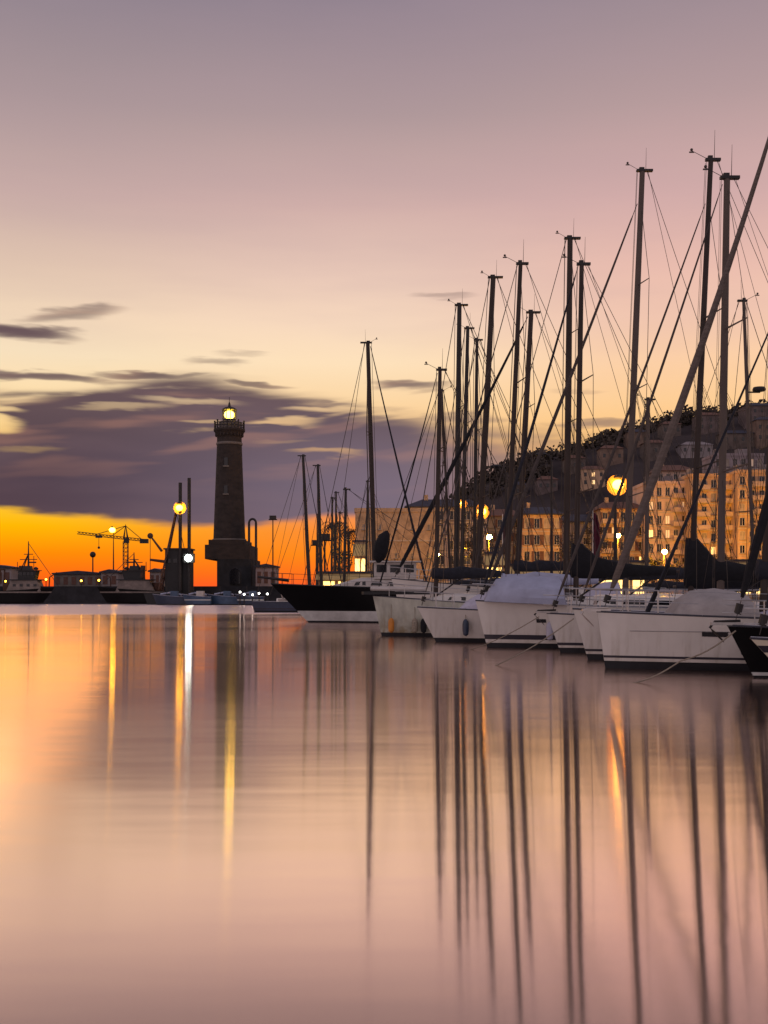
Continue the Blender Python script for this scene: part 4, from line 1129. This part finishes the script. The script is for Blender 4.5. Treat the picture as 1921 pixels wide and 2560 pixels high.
# ------------------------------------------------------------------ the town
WIN = {}
wrnd = random.Random(11)
M['glow'] = emit('dimly_lit_window', (1.0, 0.5, 0.2), 0.35)
def window_meshes(w, hh, lit):
    key = (round(w, 2), round(hh, 2), lit)   # lit: 0 dark glass, 1 lit, 2 blind down
    if key not in WIN:
        f = MB()
        f.box((0, 0, hh / 2 - .05), (w, .08, .1)); f.box((0, 0, -hh / 2 + .05), (w, .08, .1))
        f.box((-w / 2 + .04, 0, 0), (.08, .08, hh - .2)); f.box((w / 2 - .04, 0, 0), (.08, .08, hh - .2)); f.box((0, 0, 0), (.07, .07, hh - .2))
        s_ = MB(); s_.box((0, -.25, -hh / 2 - .06), (w + .25, .35, .1))
        WIN[key] = (f.mesh('window', M['frame'], False), MB().box((0, .03, 0), (w - .16, .02, hh - .2)).mesh('pane', M[('glass', 'lit', 'blind', 'glow')[lit]], False), s_.mesh('sill', M['stone_pale'], False))
    return WIN[key]
def block(label, x0, x1, ytop, d, depth, floors, cols, wall, name='apartment_block', roof='flat', balcony=(), lit=(), z0=QZ, wr=.56, hr_=.62, roofm='roof', yaw=0, shutters=False, grp='apartment blocks along the waterfront', chim=1, ground=0.12):
    w = (x1 - x0) * d / F; hh = PZ(ytop, d) - z0
    o = tag(empty(name, (PX((x0 + x1) / 2, d), d, z0), R(yaw)), label, 'building', grp)
    fh = hh * (1 - ground * 0) / floors; cw = w / cols
    ww, wh_ = cw * wr, fh * hr_
    xs = [-w / 2]; zs = [0.0]
    for c in range(cols): xc = -w / 2 + (c + .5) * cw; xs += [xc - ww / 2, xc + ww / 2]
    for f in range(floors): zc = (f + .48) * fh; zs += [zc - wh_ / 2, zc + wh_ / 2]
    xs.append(w / 2); zs.append(hh)
    b = MB()
    for i in range(len(xs) - 1):
        for j in range(len(zs) - 1):
            a = [(xs[i], 0, zs[j]), (xs[i + 1], 0, zs[j]), (xs[i + 1], 0, zs[j + 1]), (xs[i], 0, zs[j + 1])]
            if i % 2 == 1 and j % 2 == 1:
                c_ = [(p[0], .3, p[2]) for p in a]
                b.add(a + c_, [(0, 1, 5, 4), (1, 2, 6, 5), (2, 3, 7, 6), (3, 0, 4, 7), (4, 5, 6, 7)])
            else: b.add(a, [(0, 1, 2, 3)])
    b.add([(-w / 2, 0, 0), (-w / 2, depth, 0), (-w / 2, depth, hh), (-w / 2, 0, hh)], [(0, 1, 2, 3)])
    b.add([(w / 2, 0, 0), (w / 2, depth, 0), (w / 2, depth, hh), (w / 2, 0, hh)], [(3, 2, 1, 0)])
    b.add([(-w / 2, depth, 0), (w / 2, depth, 0), (w / 2, depth, hh), (-w / 2, depth, hh)], [(0, 1, 2, 3)])
    b.add([(-w / 2, 0, hh - .02), (w / 2, 0, hh - .02), (w / 2, depth, hh - .02), (-w / 2, depth, hh - .02)], [(0, 1, 2, 3)])
    wl = b.build('wall', M[wall], o, False, recalc=False)
    for f in range(1, floors):
        MB().box((0, -.05, f * fh - .02), (w + .02, .14, .16)).build('string_course', M['frame'], wl, False)
    for f in range(floors):
        for c in range(cols):
            xc = -w / 2 + (c + .5) * cw; zc = (f + .48) * fh
            q0 = wrnd.random()
            ms = window_meshes(ww, wh_, 1 if (f, c) in lit else (3 if q0 < .06 else (2 if q0 < .30 else 0)))
            fo = bpy.data.objects.new('window', ms[0]); col.objects.link(fo); fo.parent = o; fo.location = (xc, .14, zc)
            po = bpy.data.objects.new('pane', ms[1]); col.objects.link(po); po.parent = fo
            so_ = bpy.data.objects.new('sill', ms[2]); col.objects.link(so_); so_.parent = fo
            if shutters:
                if wrnd.random() < .75:
                  for s_ in (-1, 1):
                    k_ = ('sh', round(ww, 2), round(wh_, 2))
                    if k_ not in WIN: WIN[k_] = MB().box((0, 0, 0), (ww * .42, .06, wh_)).mesh('shutter', M['shutter'], False)
                    q_ = bpy.data.objects.new('shutter', WIN[k_]); col.objects.link(q_); q_.parent = fo; q_.location = (s_ * ww * .73, -.19, 0)
    for c0, c1 in balcony:
        xa = -w / 2 + c0 * cw + .1; xb = -w / 2 + c1 * cw - .1
        for f in range(1, floors):
            bb = MB(); bb.box(((xa + xb) / 2, -.62, f * fh + .10), (xb - xa, 1.2, .16)); bb.box(((xa + xb) / 2, -1.19, f * fh + .55), (xb - xa, .08, .74))
            for xe in (xa + .04, xb - .04): bb.box((xe, -.6, f * fh + .55), (.08, 1.08, .74))
            bb.build('balcony', M['rail'], o, False)
    if roof == 'flat':
        pr = MB()
        for c_, s_ in (((0, .0, hh + .3), (w + .3, .3, .6)), ((0, depth, hh + .3), (w + .3, .3, .6))): pr.box(c_, s_)
        for xe in (-w / 2, w / 2): pr.box((xe, depth / 2, hh + .3), (.3, depth - .32, .6))
        rf = pr.build('parapet', M[wall], o, False)
        for k in range(chim):
            MB().box((-w * .3 + k * w * .45, depth * .4, hh + 1.0), (w * .2, 2.2, 2.0)).build('roof_hut', M['w_grey'], rf, False)
            an = MB(); xa_ = -w * .12 + k * w * .4; an.tube((xa_, 2.0, hh), (xa_, 2.0, hh + 2.6), .05, None, 5)
            for q_ in range(4): an.tube((xa_ - .5 + q_ * .06, 2.0, hh + 1.6 + q_ * .28), (xa_ + .5 - q_ * .06, 2.0, hh + 1.6 + q_ * .28), .03, None, 4)
            an.build('aerial', M['iron'], rf)
    else:
        rf = MB().loft([[(-w / 2 - .5, -.6, hh), (w / 2 + .5, -.6, hh), (w / 2 + .5, depth + .6, hh), (-w / 2 - .5, depth + .6, hh)], [(-w / 2 - .5, -.6, hh + .2), (w / 2 + .5, -.6, hh + .2), (w / 2 + .5, depth + .6, hh + .2), (-w / 2 - .5, depth + .6, hh + .2)],
                        [(-w / 2 + w * .2, depth / 2 - .1, hh + 1.9), (w / 2 - w * .2, depth / 2 - .1, hh + 1.9), (w / 2 - w * .2, depth / 2 + .1, hh + 1.9), (-w / 2 + w * .2, depth / 2 + .1, hh + 1.9)]], True, True).build('roof', M[roofm], o, False)
        for k in range(chim): MB().box((-w * .25 + k * w * .4, depth * .45, hh + 1.9), (.7, .9, 1.6)).build('chimney', M['w_tan'], rf, False)
    return o
fort = block('windowless looking tan stone warehouse behind the bowsprit yacht', 768, 944, 1106, 168, 14, 3, 5, 'w_tan', 'stone_warehouse', wr=.16, hr_=.2, grp=None, chim=0)
block('grey block with a dark slate roof behind the tan warehouse', 880, 1052, 1096, 205, 10, 6, 6, 'w_mauve', roof='hip', roofm='roof_dark', lit=((1, 3),), chim=2)
block('narrow grey block left of the rust orange block', 1052, 1128, 1116, 214, 12, 6, 4, 'w_grey', roof='hip', lit=((0, 1),), shutters=True)
block('rust orange block with a tiled roof and brown shutters', 1128, 1214, 1112, 206, 12, 5, 4, 'w_ochre', roof='hip', shutters=True, lit=((1, 2),), roofm='roof_dark')
block('dim grey house wedged between the orange blocks', 1216, 1296, 1128, 220, 10, 6, 4, 'w_grey', roof='hip', roofm='roof_dark')
block('ochre block straight below the big lamp', 1298, 1396, 1100, 212, 12, 6, 5, 'w_ochre', roof='hip', balcony=((0, 2),), lit=((2, 4),), shutters=True)
block('tall pink block with a plain strip and dark windows', 1398, 1488, 1046, 208, 12, 8, 5, 'w_pink', balcony=((3, 5),), lit=((1, 1), (4, 0)), chim=2)
block('broad orange block with stacked balconies at right', 1492, 1592, 1030, 204, 12, 9, 5, 'w_ochre', balcony=((0, 2), (3, 5)), lit=((3, 2), (1, 4)), chim=2)
block('orange block with balconies running off the right edge', 1594, 1720, 1022, 200, 12, 9, 6, 'w_ochre', balcony=((1, 3), (4, 6)), lit=((2, 0), (5, 3), (0, 1)), chim=2)
block('mauve upper block rising behind the orange balconies', 1545, 1650, 985, 248, 10, 11, 6, 'w_mauve', chim=2, lit=((9, 2),))
block('pale mauve block stepping up behind the pink block', 1420, 1500, 1018, 250, 9, 10, 5, 'w_pink', chim=1, roof='hip')
block('plain block beyond the right edge of the photo', 1724, 1900, 1040, 206, 12, 8, 7, 'w_pink', chim=2)

def kiosk(label, x0, x1, ytop, d, lit='lit_shop', m='w_tan'):
    w = (x1 - x0) * d / F; hh = max(2.4, PZ(ytop, d) - QZ)
    o = tag(empty('quay_kiosk', (PX((x0 + x1) / 2, d), d, QZ)), label, 'kiosk', 'lit kiosks on the quay')
    MB().box((0, 1.5, hh / 2), (w, 3, hh)).build('wall', M[m], o, False)
    n = max(2, int(w / 1.6))
    for k in range(n): MB().box((-w / 2 + (k + .5) * w / n, -.03, hh * .42), (w / n * .78, .06, hh * .56)).build('shop_window', M[lit], o, False)
    MB().add([(-w / 2 - .2, 0, hh * .95), (w / 2 + .2, 0, hh * .95), (w / 2 + .2, -1.7, hh * .74), (-w / 2 - .2, -1.7, hh * .74), (-w / 2 - .2, 0, hh * .95 + .06), (w / 2 + .2, 0, hh * .95 + .06), (w / 2 + .2, -1.7, hh * .74 + .06), (-w / 2 - .2, -1.7, hh * .74 + .06)],
             [(3, 2, 1, 0), (4, 5, 6, 7), (0, 1, 5, 4), (1, 2, 6, 5), (2, 3, 7, 6), (3, 0, 4, 7)]).build('awning', M['awning'], o, False)
    MB().box((0, 1.5, hh + .1), (w + .4, 3.4, .2)).build('roof', M['roof_dark'], o, False)
    return o
kiosk('long low lit kiosk behind the black boat, with an orange front', 688, 806, 1238, 118)
kiosk('small bright kiosk with a yellow awning left of the lone mast', 766, 792, 1170, 150)
kiosk('bright yellow kiosk under the lamps behind the tent covered yacht', 1050, 1086, 1196, 130)
kiosk('orange lit kiosk behind the big lamp post', 1290, 1400, 1214, 120)
kiosk('pale lit kiosk by the right edge behind the boom covers', 1588, 1700, 1212, 118)
kiosk('small lit kiosk behind the plain bow white yacht', 1100, 1214, 1222, 128)

# trees on the quay
def tree(name, label, px, pyb, pyt, d, wpx, leaf='leaf2', grp='trees along the quay'):
    zb = QZ; zt = PZ(pyt, d); w = wpx * d / F
    o = tag(empty(name, (PX(px, d), d, zb)), label, 'tree', grp)
    hh = zt - zb; rr = random.Random(int(px * 7 + d))
    tk = MB(); tk.path([(0, 0, -.3), (.06 * hh * .3, 0, hh * .3), (.02 * hh, .1, hh * .62)], [hh * .028 + .08, hh * .022 + .05, .06], 8)
    for k in range(5):
        a = k * 1.3 + rr.random(); tk.path([(.03 * hh, 0, hh * (.32 + .05 * k)), (math.cos(a) * w * .3, math.sin(a) * w * .3, hh * (.6 + .06 * k))], [.08, .03], 5)
    tk.build('trunk', M['bark'], o)
    c = MB()
    for k in range(14):
        a = rr.random() * 6.28; q = w * .34 * rr.random() ** .5
        clump(c, (math.cos(a) * q, math.sin(a) * q, hh * (.5 + .42 * rr.random())), w * (.14 + .12 * rr.random()), 60, max(.14, w * .035), rr, .8)
    c.build('crown', M[leaf], o, False, recalc=False)
    return o
for i, (px, pyt, d, w, lab) in enumerate(((1020, 1120, 170, 70, 'dark tree left of the yellow lamps in front of the grey block'), (1232, 1150, 175, 66, 'dark tree between the rust orange block and the mast pair'), (1284, 1120, 178, 56, 'dark tree left of the ochre block under the big lamp'),
        (1408, 1196, 150, 70, 'low dark tree left of the low orange lamp'), (1462, 1208, 150, 66, 'low dark tree right of the low orange lamp'), (840, 1204, 160, 60, 'low tree in front of the tan warehouse'), (735, 1180, 165, 60, 'dark tree left of the small yellow kiosk'), (1568, 1188, 160, 60, 'low tree before the broad orange block'))):
    tree('street_tree', lab, px, 0, pyt, d, w, 'leaf2' if i % 2 else 'leaf')
def palm(label, px, pyt, d):
    o = tag(empty('palm_tree', (PX(px, d), d, QZ)), label, 'palm tree', 'palms on the quay')
    hh = PZ(pyt, d) - QZ; rr = random.Random(int(px))
    MB().path([(0, 0, -.2), (.15, 0, hh * .5), (.05, 0, hh)], [.32, .22, .2], 8).build('trunk', M['bark'], o)
    c = MB()
    for k in range(26):
        a = k * 2.4; up = .2 + .9 * rr.random(); L = 2.0 + .6 * rr.random(); pts = []
        for j in range(6):
            f = j / 5; pts.append(Vector((.05 + math.cos(a) * L * f, math.sin(a) * L * f, hh + L * (up * f - 1.15 * f * f))))
        sd_ = Vector((-math.sin(a), math.cos(a), 0))
        for j in range(5):
            for s_ in (-1, 1):
                for q_ in (0, .5):
                    p = pts[j].lerp(pts[j + 1], q_); n_ = pts[j].lerp(pts[j + 1], q_ + .3)
                    c.add([p, n_, n_ + sd_ * s_ * .55 * (1 - j * .13) + Vector((0, 0, -.35))], [(0, 1, 2)])
    c.build('crown', M['leaf'], o, False, recalc=False)
palm('palm silhouetted against the orange sky left of the tan warehouse', 722, 1134, 165)
palm('shorter palm beside the yellow kiosk by the tan warehouse', 752, 1150, 172)

# ------------------------------------------------------------------ lamps
def street_lamp(label, px, py, d, zb, bulb, r, grp='lit street lamps', arm=0.0, pole_m='iron', name='street_lamp'):
    o = tag(empty(name, (PX(px, d) - arm, d, zb)), label, 'street lamp', grp)
    zt = PZ(py, d) - zb
    ky = .3 if bulb == 'lamp_far' else r * 1.3 + .2
    p = MB(); p.tube((0, ky, 0), (0, ky, zt + .3), .11 + zt * .006, .06, 8)
    p.lathe([(.22, 0), (.2, .5), (.12, .6)], 10, (0, ky, 0))
    p.tube((0, ky, zt + r * .95), (0, -r * .1, zt + r * .95), .05, None, 6)
    if arm: p.path([(0, .3, zt + .2), (arm * .5, .15, zt + .5 + r), (arm, 0, zt + .35 + r)], .05, 6)
    p.build('pole', M[pole_m], o)
    hd_ = MB().lathe([(r * .45, zt + r * .8), (r * .6, zt + r * .9), (r * .5, zt + r * 1.1), (.06, zt + r * 1.25)], 14, (arm, 0, 0)).build('lamp_head', M['iron'], o)
    if bulb in ('lamp_near', 'lamp_mole'):  # added dish, lit by the bulb to stand in for its halo
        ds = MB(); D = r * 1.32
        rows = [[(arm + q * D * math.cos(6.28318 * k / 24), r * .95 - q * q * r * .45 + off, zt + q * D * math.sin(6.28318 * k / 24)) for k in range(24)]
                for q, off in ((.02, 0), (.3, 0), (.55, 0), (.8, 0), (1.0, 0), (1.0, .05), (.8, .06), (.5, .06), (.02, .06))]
        ds.loft(rows, True, True).build('halo_dish', M['halo_dish'], hd_)
    MB().ball((arm, 0, zt), r * (.74 if bulb in ('lamp_near', 'lamp_mole') else 1), 16, 10, .85).build('bulb', M[bulb], o)
    return o
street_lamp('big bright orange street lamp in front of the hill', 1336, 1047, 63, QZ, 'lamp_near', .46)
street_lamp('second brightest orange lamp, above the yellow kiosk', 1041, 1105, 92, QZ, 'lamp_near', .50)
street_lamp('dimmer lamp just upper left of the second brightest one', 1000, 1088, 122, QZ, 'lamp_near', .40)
street_lamp('orange lamp on a lit pole straight above the yellow kiosk', 1057, 1160, 176, QZ, 'lamp_far', .46, pole_m='stone_pale')
street_lamp('small orange lamp below the big one', 1336, 1157, 192, QZ, 'lamp_far', .42, pole_m='stone_pale')
street_lamp('low orange lamp between the two low dark trees', 1436, 1192, 146, QZ, 'lamp_far', .34, pole_m='stone_pale')
street_lamp('orange lamp on a pale pole at the right edge', 1640, 1156, 186, QZ, 'lamp_far', .44, pole_m='stone_pale')
street_lamp('small lamp in front of the right end of the tan warehouse', 946, 1198, 156, QZ, 'lamp_far', .26, pole_m='stone_pale')
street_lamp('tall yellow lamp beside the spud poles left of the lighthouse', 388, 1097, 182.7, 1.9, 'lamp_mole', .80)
street_lamp('pale yellow lamp above the tower crane jib', 243, 1145, 222, BZ, 'lamp_quay_end', .60)
def unlit_lamp(label, px, py, d, arm):
    o = tag(empty('street_lamp', (PX(px, d), d, QZ)), label, 'street lamp', 'unlit lamps on tall poles')
    zt = PZ(py, d) - QZ
    MB().path([(0, 0, 0), (0, 0, zt - .5), (arm * .3, 0, zt - .05), (arm, 0, zt)], [.12, .07, .06, .05], 8).build('pole', M['iron'], o)
    MB().ball((arm * 1.3, 0, zt), .42, 10, 6, .35).build('lamp_head', M['black'], o)
unlit_lamp('unlit street lamp with an oval head against the sky left of the hill', 1094, 1008, 74, -.55)
unlit_lamp('unlit street lamp with an oval head just above the hill shoulder', 1192, 982, 76, -.55)
# limp flags
for px, y0, y1, d, lab in ((1281, 1106, 1212, 84, 'limp maroon flag on a pole right of the mast pair'), (1086, 1118, 1185, 96, 'limp maroon flag on a pole near the orange lamps')):
    o = tag(empty('flagpole', (PX(px, d), d, QZ)), lab, 'flag', 'limp maroon flags')
    zt = PZ(y0, d) - QZ; zl = PZ(y1, d) - QZ
    MB().tube((0, 0, 0), (0, 0, zt + .3), .06, .04).build('pole', M['steel'], o)
    rows = []
    for i in range(9):
        f = i / 8; z = zt + (zl - zt) * f; w = .30 + .22 * math.sin(f * 2.6)
        rows.append([(.05 + w * k / 6, .10 * math.sin(k * 1.9 + f * 2), z - .25 * k / 6 * (1 - f)) for k in range(7)])
    fb_ = MB().loft(rows, False); n0 = len(fb_.v)
    fb_.build('cloth', M['maroon'], o, recalc=False)
